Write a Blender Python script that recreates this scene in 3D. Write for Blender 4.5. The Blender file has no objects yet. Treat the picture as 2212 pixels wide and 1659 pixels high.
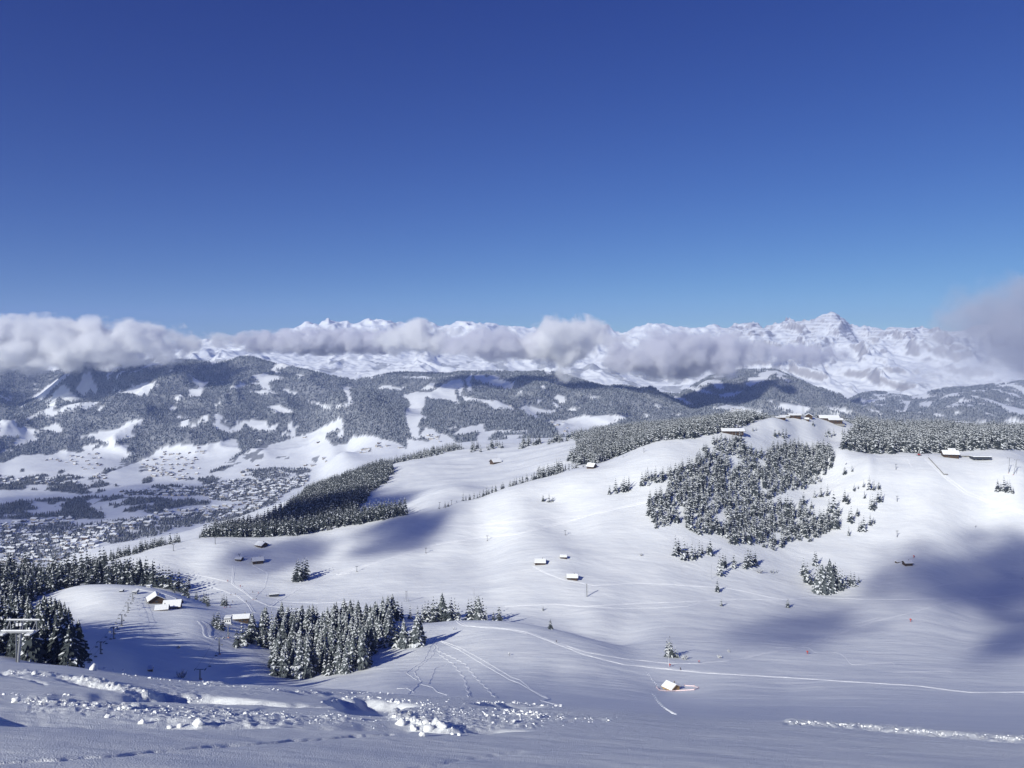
import bpy, math, random
import numpy as np
from mathutils import Vector
# picture units: the photograph seen at 2212 x 1659; level camera, horizon at row 769, focal length 1661 units
W, H, F, CX, HY, EYE = 2212.0, 1659.0, 1661.0, 1106.0, 769.0, 1.7
random.seed(7); np.random.seed(7)
sc = bpy.context.scene
C = sc.collection
R = math.radians
# ------------------------------------------------------------------ camera
cam_d = bpy.data.cameras.new("camera"); cam = bpy.data.objects.new("camera", cam_d); C.objects.link(cam)
cam.location = (0, 0, 0); cam.rotation_euler = (R(90), 0, 0)
cam_d.sensor_width = 36; cam_d.lens = 36 * F / W
cam_d.shift_y = -(H / 2 - HY) / W
cam_d.clip_start = 0.1; cam_d.clip_end = 60000
sc.camera = cam
# ------------------------------------------------------------------ sky and sun
SKYC = ((1.52, .555), (1.5, .575), (.93, .56))
SUN_EL, SUN_AZ = 27.5, 38.0          # shadows run 38 degrees to the right of straight ahead
sa = R(SUN_AZ); se = R(SUN_EL)
TO_SUN = Vector((-math.sin(sa) * math.cos(se), -math.cos(sa) * math.cos(se), math.sin(se)))
world = bpy.data.worlds.new("World"); sc.world = world; world.use_nodes = True
nt = world.node_tree; nt.nodes.clear()
wo = nt.nodes.new("ShaderNodeOutputWorld"); bg = nt.nodes.new("ShaderNodeBackground")
sky = nt.nodes.new("ShaderNodeTexSky"); sky.sky_type = 'NISHITA'; sky.sun_disc = False
sky.sun_elevation = se; sky.sun_rotation = math.pi + sa
sky.altitude = 1900; sky.air_density = 1.0; sky.dust_density = 0.0; sky.ozone_density = 5.0
bg.inputs[1].default_value = 0.1
# colour correction of the sky: power and gain per channel deepen its blue
sp = nt.nodes.new("ShaderNodeSeparateColor"); co = nt.nodes.new("ShaderNodeCombineColor"); nt.links.new(sky.outputs[0], sp.inputs[0])
for i_, (g_, k_) in enumerate(SKYC):
    pw = nt.nodes.new("ShaderNodeMath"); pw.operation = 'POWER'; m0 = nt.nodes.new("ShaderNodeMath"); m0.operation = 'MULTIPLY'; m0.inputs[1].default_value = .1
    m1_ = nt.nodes.new("ShaderNodeMath"); m1_.operation = 'MULTIPLY'; m1_.inputs[1].default_value = 10 * k_; pw.inputs[1].default_value = g_
    nt.links.new(sp.outputs[i_], m0.inputs[0]); nt.links.new(m0.outputs[0], pw.inputs[0]); nt.links.new(pw.outputs[0], m1_.inputs[0]); nt.links.new(m1_.outputs[0], co.inputs[i_])
nt.links.new(co.outputs[0], bg.inputs[0]); nt.links.new(bg.outputs[0], wo.inputs[0])
sd = bpy.data.lights.new("sun", 'SUN'); sd.energy = 4.1; sd.angle = R(0.5); sd.color = (0.985, 0.98, 0.87)
sun = bpy.data.objects.new("sun", sd); C.objects.link(sun)
sun.rotation_euler = TO_SUN.to_track_quat('Z', 'Y').to_euler()
sc.view_settings.view_transform = 'Standard'; sc.view_settings.look = 'None'
sc.view_settings.exposure = 0.27; sc.view_settings.gamma = 1.0
sc.cycles.max_bounces = 12; sc.cycles.diffuse_bounces = 3; sc.cycles.volume_bounces = 10
sc.cycles.use_denoising = True
# ------------------------------------------------------------------ helpers
def P(px, py, y): return ((px - CX) / F * y, y, (HY - py) / F * y)
def lerp(a, b, t): return a + (b - a) * t
def sstep(a, b, x): t = np.clip((x - a) / (b - a), 0, 1); return t * t * (3 - 2 * t)
_rng = np.random.RandomState(11)
_perm = np.concatenate([_rng.permutation(256)] * 3); _ga = _rng.rand(256) * 2 * np.pi
_gx, _gy = np.cos(_ga), np.sin(_ga)
def perlin(x, y):
    x = np.asarray(x, float); y = np.asarray(y, float)
    xi = np.floor(x).astype(int); yi = np.floor(y).astype(int); xf = x - xi; yf = y - yi; xi &= 255; yi &= 255
    u = xf**3 * (xf * (xf * 6 - 15) + 10); v = yf**3 * (yf * (yf * 6 - 15) + 10)
    def g(ix, iy, dx, dy):
        h = _perm[_perm[ix & 255] + (iy & 255)]; return _gx[h] * dx + _gy[h] * dy
    a = g(xi, yi, xf, yf); b = g(xi + 1, yi, xf - 1, yf); c = g(xi, yi + 1, xf, yf - 1); d = g(xi + 1, yi + 1, xf - 1, yf - 1)
    return (a + u * (b - a)) * (1 - v) + (c + u * (d - c)) * v
def fbm(x, y, o=5, gain=.5):
    s = 0; a = 1.0
    for i in range(o): s = s + a * perlin(x * 2**i + 17.3 * i, y * 2**i - 9.1 * i); a *= gain
    return s
def ridged(x, y, o=5, gain=.5):
    s = 0; a = 1.0; w = 1.0
    for i in range(o):
        n = 1 - np.abs(perlin(x * 2**i + 31.7 * i, y * 2**i + 5.9 * i)) * 2; n = n * n * w
        s = s + a * n; w = np.clip(n * 1.6, 0, 1); a *= gain
    return s
def inpoly(px, py, poly):
    px = np.asarray(px, float); py = np.asarray(py, float); r = np.zeros(px.shape, bool)
    n = len(poly); j = n - 1
    for i in range(n):
        xi, yi = poly[i]; xj, yj = poly[j]
        if yi != yj: r ^= ((yi > py) != (yj > py)) & (px < (xj - xi) * (py - yi) / (yj - yi) + xi)
        j = i
    return r
class RBF:
    def __init__(s, pts, c, wl):
        s.c, s.wl = c, wl
        s.X = np.array([(p[0], wl * math.log(p[2])) for p in pts]); v = np.array([p[1] for p in pts])
        s.sc = np.array([1000.0, 1000.0]); n = len(pts)
        A = np.sqrt(((s.X[:, None] - s.X[None]) ** 2).sum(-1) + c * c); A[range(n), range(n)] += 0.0
        Q = np.c_[np.ones(n), s.X / s.sc]
        M = np.block([[A - c + 0 * A, Q], [Q.T, np.zeros((3, 3))]]); M[range(n), range(n)] -= 0.6
        s.w = np.linalg.solve(M, np.r_[v, 0, 0, 0])
    def __call__(s, px, y):
        q = np.stack([px.ravel(), s.wl * np.log(y.ravel())], 1); out = np.empty(len(q)); X = s.X.astype(np.float32)
        w = s.w
        for i in range(0, len(q), 20000):
            a = q[i:i + 20000].astype(np.float32)
            D = np.sqrt((a[:, 0:1] - X[None, :, 0]) ** 2 + (a[:, 1:2] - X[None, :, 1]) ** 2 + np.float32(s.c ** 2)) - np.float32(s.c)
            out[i:i + 20000] = D.astype(float) @ w[:-3] + w[-3] + (a / s.sc) @ w[-2:]
        return out.reshape(px.shape)
def dens(line, step=40):
    r = []
    for a, b in zip(line, line[1:]):
        n = max(1, int(abs(b[0] - a[0]) / step))
        for k in range(n):
            t = k / n; r.append((lerp(a[0], b[0], t), lerp(a[1], b[1], t), math.exp(lerp(math.log(a[2]), math.log(b[2]), t))))
    r.append(line[-1]); return r
# ------------------------------------------------------------------ relief: points (column, row, metres ahead)
pts = []
def warp(px, y):     # how steeply the middle slope climbs: the ridge stands nearer on the left and centre
    k = .5 + .5 * float(sstep(1400, 1880, px)) + .2 * float(sstep(1850, 2150, px))
    if y <= 650 or y >= 2400: return y
    m = 650 + 800 * k
    return 650 + (y - 650) * k if y < 1450 else m + (y - 1450) * (2400 - m) / 950
def S(px, py, y):
    y = warp(px, y); return (px, 1000 * ((py - HY) / F - EYE / y), y)
def add(*line, step=60):
    pts.extend(S(*q) for q in dens(line, step))
def many(*q): pts.extend(S(*a) for a in q)
for y, ds in ((1.0, 0), (3, 0), (8, 0), (16, 1), (28, 4)):
    for px in range(-3600, 5901, 380):
        pts.append((px, float(np.interp(px, [-3600, 0, 1100, 2212, 5900], [300, 345, 392, 428, 500])) + ds, y))
C1 = [(-3600, 1350), (-1200, 1400), (0, 1429), (150, 1439), (300, 1460), (450, 1474), (582, 1481), (740, 1489), (850, 1499), (1015, 1507), (1070, 1510), (1208, 1525), (1461, 1546), (1706, 1559), (2212, 1578), (3400, 1610), (5900, 1660)]
add(*[(a, b, 46 - .002 * a) for a, b in C1], step=120)
add(*[(a, b + (22 if a < 900 else 9 if a < 1400 else 3), 95) for a, b in C1], step=120)
add((-3600, 1350, 260), (0, 1433, 270), (100, 1437, 300), (180, 1441, 330), (300, 1459, 370), (450, 1473, 390), (582, 1480, 400), (700, 1472, 415), (780, 1464, 415), (850, 1480, 320), (900, 1492, 250), (1015, 1502, 200), (1208, 1517, 190), (1461, 1534, 180), (1706, 1545, 180), (2212, 1558, 180), (3400, 1570, 180), (5900, 1600, 180))
many((180, 1425, 365), (300, 1432, 405), (400, 1437, 415), (475, 1413, 462), (560, 1440, 440), (520, 1397, 490), (600, 1430, 475), (650, 1460, 440), (700, 1405, 500), (750, 1380, 540), (820, 1352, 575), (870, 1398, 490), (912, 1393, 490), (960, 1372, 520),
     (600, 1352, 590), (700, 1352, 600), (1000, 1400, 480), (1100, 1440, 425), (1200, 1452, 410), (1300, 1470, 390), (1000, 1460, 400), (1100, 1482, 330), (900, 1450, 425), (1300, 1500, 320))
R1 = [(913, 1342, 560), (968, 1338, 570), (1070, 1339, 570), (1122, 1344, 560), (1173, 1354, 550), (1242, 1370, 540), (1324, 1393, 520), (1371, 1409, 500)]
add(*R1, step=30); add(*[(a, b + 7, c + 25) for a, b, c in R1[:-1]], step=40)
many((860, 1328, 625), (968, 1334, 625), (1090, 1336, 625), (1173, 1350, 605), (1324, 1392, 575),
     (1200, 1310, 665), (1400, 1315, 670), (1600, 1300, 730), (1800, 1290, 770), (2100, 1290, 790), (2212, 1305, 770), (2212, 1290, 790), (3000, 1290, 790),
     (1300, 1350, 600), (1400, 1378, 550), (1460, 1417, 485), (1560, 1422, 480), (1700, 1395, 540), (1900, 1370, 600), (2000, 1350, 640), (2212, 1380, 600), (3000, 1380, 600),
     (1450, 1446, 440), (1700, 1450, 440), (2000, 1440, 470), (2212, 1455, 450), (1450, 1490, 385), (1700, 1485, 385), (2000, 1490, 370), (2212, 1500, 360), (3000, 1500, 360),
     (1270, 1290, 700), (1240, 1240, 800), (1180, 1212, 850), (1220, 1200, 870), (1500, 1240, 850), (1700, 1230, 870), (1900, 1200, 890), (2100, 1200, 880), (2212, 1200, 880), (3000, 1180, 880),
     (1430, 1180, 960), (1650, 1170, 960), (1850, 1150, 940), (2100, 1130, 930), (2212, 1120, 920), (1400, 1100, 1130), (1600, 1080, 1120), (1800, 1050, 1080), (1950, 1070, 1000), (2150, 1060, 975), (3000, 1080, 940),
     (1600, 1020, 1220), (1700, 1000, 1220), (1500, 1010, 1280), (1650, 950, 1320), (1750, 950, 1320), (1830, 955, 1300), (1850, 1000, 1100), (1950, 1020, 1040), (2100, 1025, 1000), (2200, 1040, 960),
     (1100, 1240, 810), (1000, 1200, 1000), (920, 1195, 1020), (1052, 1165, 1100), (1230, 1150, 1080), (1175, 1080, 1250), (1350, 1060, 1240),
     (700, 1250, 900), (600, 1250, 900), (500, 1260, 870), (420, 1268, 850), (500, 1300, 700), (600, 1300, 740), (700, 1310, 700), (800, 1290, 740), (900, 1270, 790), (1000, 1280, 740), (560, 1335, 600), (480, 1332, 565),
     (281, 1230, 930), (400, 1215, 980), (550, 1210, 1000), (700, 1190, 1080), (800, 1160, 1150), (900, 1140, 1180), (1000, 1120, 1180))
add((60, 1305, 640), (110, 1282, 670), (170, 1262, 700), (240, 1262, 700), (330, 1268, 690), (400, 1287, 680), (450, 1310, 650), step=30)
add((110, 1288, 730), (170, 1274, 750), (240, 1272, 750), (330, 1278, 740), (400, 1292, 720))
many((150, 1312, 610), (250, 1330, 545), (350, 1322, 560), (430, 1352, 505), (200, 1372, 455), (300, 1382, 448), (420, 1392, 462), (0, 1400, 340), (60, 1360, 470), (0, 1335, 580), (-800, 1340, 560),
     (100, 1266, 810), (250, 1260, 840), (330, 1262, 820), (0, 1265, 790), (0, 1240, 950), (100, 1238, 960), (-800, 1230, 950))
R4 = [(-2500, 1180, 1050), (-800, 1200, 1050), (0, 1228, 1040), (100, 1230, 1020), (182, 1226, 1010), (281, 1196, 1050), (377, 1172, 1100), (473, 1157, 1150), (617, 1155, 1200), (758, 1130, 1250), (880, 1107, 1280), (995, 1082, 1310), (1070, 1061, 1340), (1166, 1032, 1380), (1225, 1015, 1410), (1276, 1008, 1420), (1345, 984, 1450), (1450, 957, 1450), (1524, 945, 1430), (1558, 937, 1400)]
add(*R4, step=40)
add(*[(a, b + 7, c * 1.07) for a, b, c in R4[:-3]], step=60)
many((0, 1290, 1600), (-800, 1280, 1600), (140, 1213, 1850), (240, 1185, 1800), (325, 1174, 1700), (480, 1137, 1700), (600, 1102, 1800), (240, 1178, 2100), (140, 1208, 2150), (325, 1165, 2100), (480, 1128, 2100), (600, 1092, 2150),
     (600, 1135, 2550), (480, 1160, 2550), (325, 1185, 2500), (700, 1110, 2800), (140, 1225, 2450), (0, 1260, 2300), (-800, 1260, 2300),
     (480, 1152, 1400), (610, 1118, 1550), (668, 1066, 1800), (758, 1034, 1950), (830, 1012, 1900), (700, 1122, 1420), (770, 1104, 1440), (720, 1080, 1650), (760, 1060, 1700),
     (800, 1100, 1450), (900, 1092, 1450), (995, 1068, 1430), (900, 1050, 1600), (1000, 1040, 1590), (1100, 1028, 1590), (1200, 1002, 1590), (1000, 1000, 1780), (1100, 985, 1800))
R5 = [(790, 1018, 1880), (830, 1006, 1880), (900, 988, 1900), (968, 975, 1920), (1012, 965, 1950), (1118, 959, 1950), (1190, 952, 1900), (1266, 946, 1820)]
add(*R5, step=40)
add((758, 1050, 2500), (830, 1032, 2600), (968, 1002, 2700), (1118, 985, 2800), (1266, 970, 2800), (1400, 955, 2800), (1600, 945, 2800), (1750, 945, 2800), (1900, 950, 2800), (2212, 955, 2800), (4000, 950, 2800))
many((1250, 1000, 1560), (1340, 965, 1650), (1400, 955, 1680), (1500, 938, 1700), (1300, 942, 1820), (1400, 928, 1900), (1500, 917, 1900), (1600, 908, 1800),
     (1700, 915, 1560), (1800, 917, 1560), (1665, 918, 1400), (1720, 922, 1390), (1780, 930, 1380), (1660, 935, 1360), (1720, 945, 1340), (1800, 945, 1350), (1600, 925, 1400),
     (1815, 969, 1170), (1883, 981, 1110), (2020, 979, 1080), (2140, 984, 1050), (2212, 985, 1030), (3000, 985, 1000), (1883, 983, 1140), (2020, 981, 1120), (2212, 986, 1090),
     (1900, 945, 1500), (2100, 948, 1500), (2212, 945, 1500), (1870, 922, 1750), (2050, 926, 1800), (2212, 932, 1800), (3000, 930, 1800))
add((1610, 922, 1440), (1640, 914, 1440), (1665, 903, 1440), (1740, 901, 1440), (1790, 905, 1440), (1820, 910, 1440), (1850, 922, 1440), step=20)
add((1650, 906, 1480), (1740, 901, 1480), (1820, 908, 1480), step=30)
# valley floor and the hills across it
many((-2500, 1195, 2800), (-800, 1195, 2750), (0, 1193, 2770), (150, 1185, 2820), (300, 1170, 2900), (450, 1150, 3060), (0, 1100, 3500), (-800, 1100, 3500), (300, 1100, 3500), (550, 1098, 3500), (0, 1050, 4130), (-800, 1050, 4130), (300, 1050, 4130), (600, 1045, 4150), (700, 1020, 4400), (0, 1020, 4700), (300, 1014, 4750), (500, 1008, 4700), (700, 1065, 3500),
     (-800, 960, 5300), (0, 965, 5300), (150, 972, 5200), (300, 962, 5350), (450, 970, 5200), (600, 962, 5200), (750, 980, 4750),
     (-800, 900, 6000), (0, 905, 6000), (150, 905, 5900), (300, 892, 6000), (450, 892, 6000), (600, 900, 5900), (700, 912, 5600), (0, 880, 6500), (100, 866, 6500), (170, 858, 6500), (250, 842, 6550), (300, 828, 6700), (380, 842, 6600), (450, 842, 6700), (560, 850, 6600), (650, 860, 6500))
add((62, 865, 7000), (100, 838, 7050), (144, 808, 7150), (178, 793, 7300), (240, 788, 7500), (300, 788, 7500), (400, 783, 7700), (480, 786, 7700), (521, 776, 7600), (582, 791, 7500), (668, 809, 7300), (758, 832, 7000), step=25)
many((30, 885, 7500), (90, 862, 7700), (-800, 780, 8900), (0, 782, 8800), (60, 792, 8700), (0, 830, 8000), (180, 830, 6950), (230, 850, 6800), (420, 815, 7100), (500, 800, 7300))
add((740, 975, 4500), (870, 968, 4450), (950, 962, 4300), (1050, 957, 4200), (1200, 950, 4150), (1300, 942, 4200), (1450, 932, 4300), (1700, 915, 4800), (1900, 915, 5500), (2212, 925, 5500), (4000, 920, 5500))
add((728, 888, 5400), (796, 870, 5500), (865, 858, 5600), (950, 865, 5500), (1036, 877, 5300), (1105, 890, 5200), (1153, 908, 5000), (1207, 928, 4800))
many((870, 868, 5900), (900, 850, 6300), (960, 840, 6500), (1000, 850, 6200), (1100, 872, 5900), (1200, 892, 5700), (1300, 902, 5500), (1400, 912, 5200), (1500, 915, 5000), (800, 930, 4900), (950, 920, 4850), (1050, 925, 4750),
     (1500, 880, 6200), (1600, 860, 6500), (1700, 868, 6300), (1600, 898, 5500), (1750, 890, 5900), (1850, 898, 5900),
     (1900, 907, 6500), (2000, 908, 6500), (2212, 912, 6500), (2000, 885, 7500), (2212, 880, 7500), (1950, 860, 8400), (2037, 839, 8900), (2100, 832, 9000), (2212, 825, 9100), (3500, 820, 9000), (2136, 826, 9100), (1784, 868, 9000), (1850, 856, 9000), (1914, 853, 8900), (1840, 890, 8000))
add((762, 834, 6950), (830, 816, 7200), (916, 808, 7300), (1002, 800, 7300), (1105, 811, 7200), (1200, 812, 7200), (1242, 822, 7100), (1310, 836, 7000), (1413, 856, 6800), (1470, 862, 6700), step=30)
add((1490, 840, 7400), (1524, 812, 7500), (1599, 807, 7400), (1674, 805, 7300), (1715, 825, 7200), (1763, 846, 7100), (1832, 877, 6800), (1880, 894, 6500), step=30)
add((-2500, 860, 9700), (0, 830, 9700), (500, 850, 9700), (1000, 860, 9700), (1500, 870, 9700), (1800, 880, 9700), (2212, 870, 9800), (5000, 870, 9800), step=200)
rel = RBF(pts, 22, 450)
mp = []
def madd(*line, step=40): mp.extend(dens(line, step))
MY = 14500
sil = [(-2500, 740), (-600, 745), (300, 742), (560, 735), (600, 722), (641, 709), (665, 698), (680, 707), (689, 704), (706, 692), (718, 697), (735, 697), (753, 692), (769, 699), (780, 690), (798, 682), (810, 689), (837, 694), (860, 697), (885, 694), (902, 687), (914, 686), (935, 697), (961, 706), (975, 700), (988, 696), (1012, 698), (1019, 701), (1030, 697), (1040, 694), (1064, 697), (1101, 706), (1150, 714), (1220, 716), (1262, 713), (1290, 706), (1309, 700), (1324, 713), (1345, 721), (1365, 709), (1386, 701), (1417, 698), (1441, 706), (1480, 712),
       (1503, 709), (1530, 700), (1541, 697), (1552, 703), (1561, 712), (1585, 711), (1606, 716), (1616, 708), (1626, 706), (1642, 712), (1670, 705), (1695, 695), (1709, 699), (1730, 697), (1750, 695), (1765, 686), (1777, 677), (1794, 670), (1806, 671), (1815, 682), (1828, 687), (1835, 699), (1845, 707), (1869, 704), (1890, 709), (1914, 716), (1934, 713), (1962, 719), (1969, 718), (1980, 712), (1992, 707), (2023, 712), (2080, 712), (2150, 709), (2220, 706), (2600, 720), (5000, 750)]
madd(*[(a, b, MY + 300 * math.sin(a / 60)) for a, b in sil], step=14)
madd(*[(a, max(b + 40, 745), 16500) for a, b in sil[::4]], step=60)
madd((-2500, 800, 19000), (1100, 800, 19000), (5000, 800, 19000), step=200)
madd((-2500, 900, 9300), (1100, 900, 9300), (5000, 900, 9300), step=120)
madd((-2500, 800, 11500), (400, 790, 11500), (548, 768, 11600), (700, 762, 12000), (900, 768, 12000), (1000, 766, 12000), (1100, 782, 11600), (1300, 795, 11500), (1480, 815, 11000), (1600, 812, 11000), (1700, 800, 11500), (1800, 785, 12000), (1950, 790, 12000), (2150, 800, 11500), (3500, 800, 11500), step=50)
madd((-2500, 770, 12600), (400, 760, 12600), (560, 753, 12600), (900, 748, 13000), (1300, 760, 13000), (1500, 765, 13000), (1700, 750, 13200), (1800, 740, 13300), (1880, 748, 13300), (1950, 745, 13300), (2150, 760, 13200), (3500, 780, 13000), step=50)
madd((-2500, 850, 10300), (500, 830, 10300), (700, 812, 10400), (900, 810, 10500), (1200, 830, 10500), (1500, 850, 10200), (1740, 845, 10400), (1900, 855, 10200), (2060, 850, 10400), (2212, 850, 10400), (3500, 850, 10400), step=60)
many_m = [(1600, 735, 13700), (1700, 722, 13700), (1790, 712, 13700), (1840, 722, 13700), (1855, 735, 13700), (1900, 733, 13500), (1950, 735, 13500)]
mp.extend(many_m)
mrel = RBF([(a, b, c) for a, b, c in mp], 5, 900)
# ------------------------------------------------------------------ the relief as grids of real points
out = [c for c in (10, 30, 70, 120, 200, 330, 460, 620, 820, 1080, 1400, 1800, 2300, 2900)]
cols = np.array([-160 - c for c in out[::-1]] + list(np.arange(-160, 2373, 3.25)) + [2375 + c for c in out])
def rows_for(y0, y1, k): return np.exp(np.arange(math.log(y0), math.log(y1), k))
rows = np.concatenate([rows_for(1.0, 8, .05), rows_for(8, 60, .0052), rows_for(60, 70, .02), rows_for(70, 250, .03), rows_for(250, 2400, .007), rows_for(2400, 9800, .005), [9900]])
GX, GY = np.meshgrid(cols, rows)
GS = rel(GX, GY) / 1000
def gsm(A, sig, ax):
    k = np.exp(-.5 * (np.arange(-3 * sig, 3 * sig + 1) / sig) ** 2); k /= k.sum(); n = len(k) // 2
    pad = [(0, 0), (0, 0)]; pad[ax] = (n, n); B = np.pad(A, pad, mode='reflect', reflect_type='odd'); out_ = 0
    for i, w in enumerate(k): out_ = out_ + w * (B[i:i + A.shape[0]] if ax == 0 else B[:, i:i + A.shape[1]])
    return out_
SM = gsm(gsm(GS, 8, 1), 2, 0); wS = sstep(350, 500, GY) * (1 - sstep(2200, 2600, GY)) * (1 - sstep(1585, 1625, GX) * (1 - sstep(1870, 1900, GX)) * sstep(980, 1080, GY) * (1 - sstep(1850, 2000, GY))); GS = GS * (1 - wS) + SM * wS
WX = (GX - CX) / F * GY
GZ = -EYE - GS * GY
# wind-shaped undulation on the slopes, rougher on the far hills
a1 = sstep(60, 300, GY) * (1 - sstep(2000, 3000, GY))
GZ += a1 * (1.7 * fbm(WX / 110 + GY / 260, GY / 60 - WX / 300, 4) * (GY / 700) + .15 * fbm(WX / 40, GY / 25 + 4, 2))
hillm = sstep(4600, 5600, GY)
gul = ridged(WX / 1250 + .3 * fbm(WX / 700, GY / 700, 2), GY / 1900, 5, .45)
GZ += hillm * (gul - .9) * 112 * (1 - .55 * sstep(6900, 7200, GY)) + hillm * 10 * fbm(WX / 200, GY / 200, 4)
GZ += sstep(2500, 3000, GY) * (1 - hillm) * 6 * fbm(WX / 250, GY / 250, 3)

# ------------------------------------------------------------------ churned snow close by: trenches, lips and crusts
FG = (GY < 62) & (GY > 7); u_, v_ = GX, HY - GZ / GY * F
uw = u_ + 7 * fbm(WX * 1.7, GY * .8, 3); vw = v_ + 3.5 * fbm(WX * 2.2 + 9, GY * 1.1, 3)
lump = np.abs(fbm(WX * 2.6, GY * 2.6 + 3, 4)) + .5 * np.clip(fbm(WX * 7, GY * 7, 2), 0, 1)
PIT = np.zeros(u_.shape)
D_ = .012 * fbm(WX * .8, GY * .8, 3) + .02 * fbm(WX * .25, GY * .2 + 7, 2)
for poly, dep in (
  ([(-60,1522),(40,1522),(110,1530),(260,1540),(370,1550),(440,1562),(520,1563),(600,1567),(520,1573),(300,1571),(0,1563),(-60,1560)], .34),
  ([(-60,1496),(100,1500),(250,1496),(420,1500),(600,1518),(760,1529),(500,1520),(300,1513),(100,1513),(-60,1510)], .3),
  ([(715,1515),(735,1508),(790,1510),(850,1516),(905,1524),(860,1528),(832,1546),(780,1546),(750,1536)], .42),
  ([(600,1570),(760,1564),(830,1560),(880,1560),(960,1571),(1040,1571),(1150,1579),(1000,1583),(880,1578),(700,1574)], .36),
  ([(1020,1520),(1060,1517),(1130,1520),(1180,1525),(1120,1529),(1060,1527)], .26), ([(1080,1532),(1130,1531),(1175,1543),(1110,1540)], .2),
  ([(620,1493),(720,1496),(810,1495),(760,1504),(670,1503)], .11), ([(230,1447),(330,1453),(450,1468),(560,1483),(450,1474),(330,1462)], .14), ([(110,1462),(230,1478),(330,1500),(250,1492),(160,1476)], .16)):
    m_ = inpoly(uw, vw, poly).astype(float); dy_ = np.gradient(GY, axis=0) * m_; tot = np.maximum(dy_.sum(0, keepdims=True), 1e-3)
    PIT = PIT - dep * m_ * np.clip(1.05 - np.cumsum(dy_, axis=0) / tot, 0, 1) * (.85 + .3 * lump)
D_ = D_ + gsm(gsm(PIT, 3, 1), 1, 0)
def seg(pts_, w):
    d = np.full(u_.shape, 1e9)
    for (a, b), (c, e) in zip(pts_, pts_[1:]):
        t = np.clip(((uw - a) * (c - a) + (vw - b) * 4 * (e - b) * 4) / ((c - a) ** 2 + ((e - b) * 4) ** 2), 0, 1)
        d = np.minimum(d, np.hypot(uw - a - t * (c - a), (vw - b - t * (e - b)) * 4))
    return np.exp(-(d / w) ** 2)
for ln, w, h in (([(30,1454),(120,1462),(220,1478),(300,1500)], 13, .17), ([(180,1472),(250,1484),(340,1502)], 11, .17), ([(60,1516),(160,1520),(300,1531)], 14, .1), ([(300,1452),(390,1462),(480,1476)], 10, .16),
                 ([(420,1478),(560,1488),(700,1496)], 9, .05), ([(840,1536),(870,1553),(960,1574),(1000,1578)], 16, .2), ([(1706,1557),(1850,1566),(2000,1580),(2230,1597)], 11, .13), ([(1095,1536),(1160,1547)], 14, .1), ([(700,1550),(780,1556)], 10, .06)):
    D_ = D_ + h * seg(ln, w) * (.6 + .6 * lump)
for ln, w, h in (([(-20,1646),(120,1638),(260,1629),(400,1616),(560,1606),(750,1592),(840,1588)], 7, .07), ([(1706,1562),(1850,1571),(2000,1586),(2230,1604)], 12, .12), ([(0,1455),(60,1466),(95,1478)], 6, .06), ([(900,1660),(1000,1640),(1120,1625)], 12, .03), ([(560,1532),(650,1526),(740,1520)], 6, .03)):
    D_ = D_ - h * seg(ln, w)
rough = np.zeros(u_.shape)
for poly, a in (([(60,1512),(500,1528),(640,1545),(760,1558),(640,1566),(420,1562),(260,1546),(60,1530)], .1), ([(835,1548),(880,1530),(1100,1545),(1180,1572),(1050,1574),(960,1572),(870,1562)], .13), ([(340,1476),(560,1500),(450,1506),(300,1492)], .06), ([(1100,1530),(1200,1535),(1360,1556),(1200,1560),(1100,1548)], .1), ([(560,1548),(830,1552),(830,1560),(560,1562)], .05), ([(900,1522),(1100,1530),(1050,1540),(900,1530)], .08)):
    rough = np.maximum(rough, a * inpoly(u_ + 10 * fbm(WX, GY, 2), v_ + 5 * fbm(WX + 9, GY, 2), poly))
D_ = D_ + rough * (lump - .25) * .8 * (1 - np.clip(-PIT * 5, 0, 1))
GZ = GZ + np.where(FG, D_, 0)
# ------------------------------------------------------------------ mesh and material helpers
def mesh_np(name, V, Fq, mats, mi=None, smooth=False, attrs=None):
    """V (n,3); Fq list of index arrays (k,3) or (k,4)"""
    me = bpy.data.meshes.new(name); V = np.asarray(V, np.float32)
    if not isinstance(Fq, (list, tuple)): Fq = [Fq]
    Fq = [f for f in Fq if len(f)]
    li = np.concatenate([f.ravel() for f in Fq]).astype(np.int32)
    ln = np.concatenate([np.full(len(f), f.shape[1], np.int32) for f in Fq]); st = np.concatenate([[0], np.cumsum(ln)[:-1]]).astype(np.int32)
    me.vertices.add(len(V)); me.vertices.foreach_set('co', V.ravel())
    me.loops.add(len(li)); me.loops.foreach_set('vertex_index', li)
    me.polygons.add(len(ln)); me.polygons.foreach_set('loop_start', st)
    for m in (mats if isinstance(mats, (list, tuple)) else [mats]): me.materials.append(m)
    if mi is not None: me.polygons.foreach_set('material_index', np.asarray(mi, np.int32))
    if smooth is not None: me.polygons.foreach_set('use_smooth', np.full(len(ln), bool(smooth)))
    for k, a in (attrs or {}).items():
        at = me.attributes.new(k, 'FLOAT', 'POINT'); at.data.foreach_set('value', np.asarray(a, np.float32).ravel())
    me.update(calc_edges=True); me.validate(); return me
def link(name, me, parent=None):
    o = bpy.data.objects.new(name, me); C.objects.link(o)
    if parent: o.parent = parent
    return o
def tag(o, label, cat, group=None, kind=None):
    if label: o['label'] = label
    if cat: o['category'] = cat
    if group: o['group'] = group
    if kind: o['kind'] = kind
    return o
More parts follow.
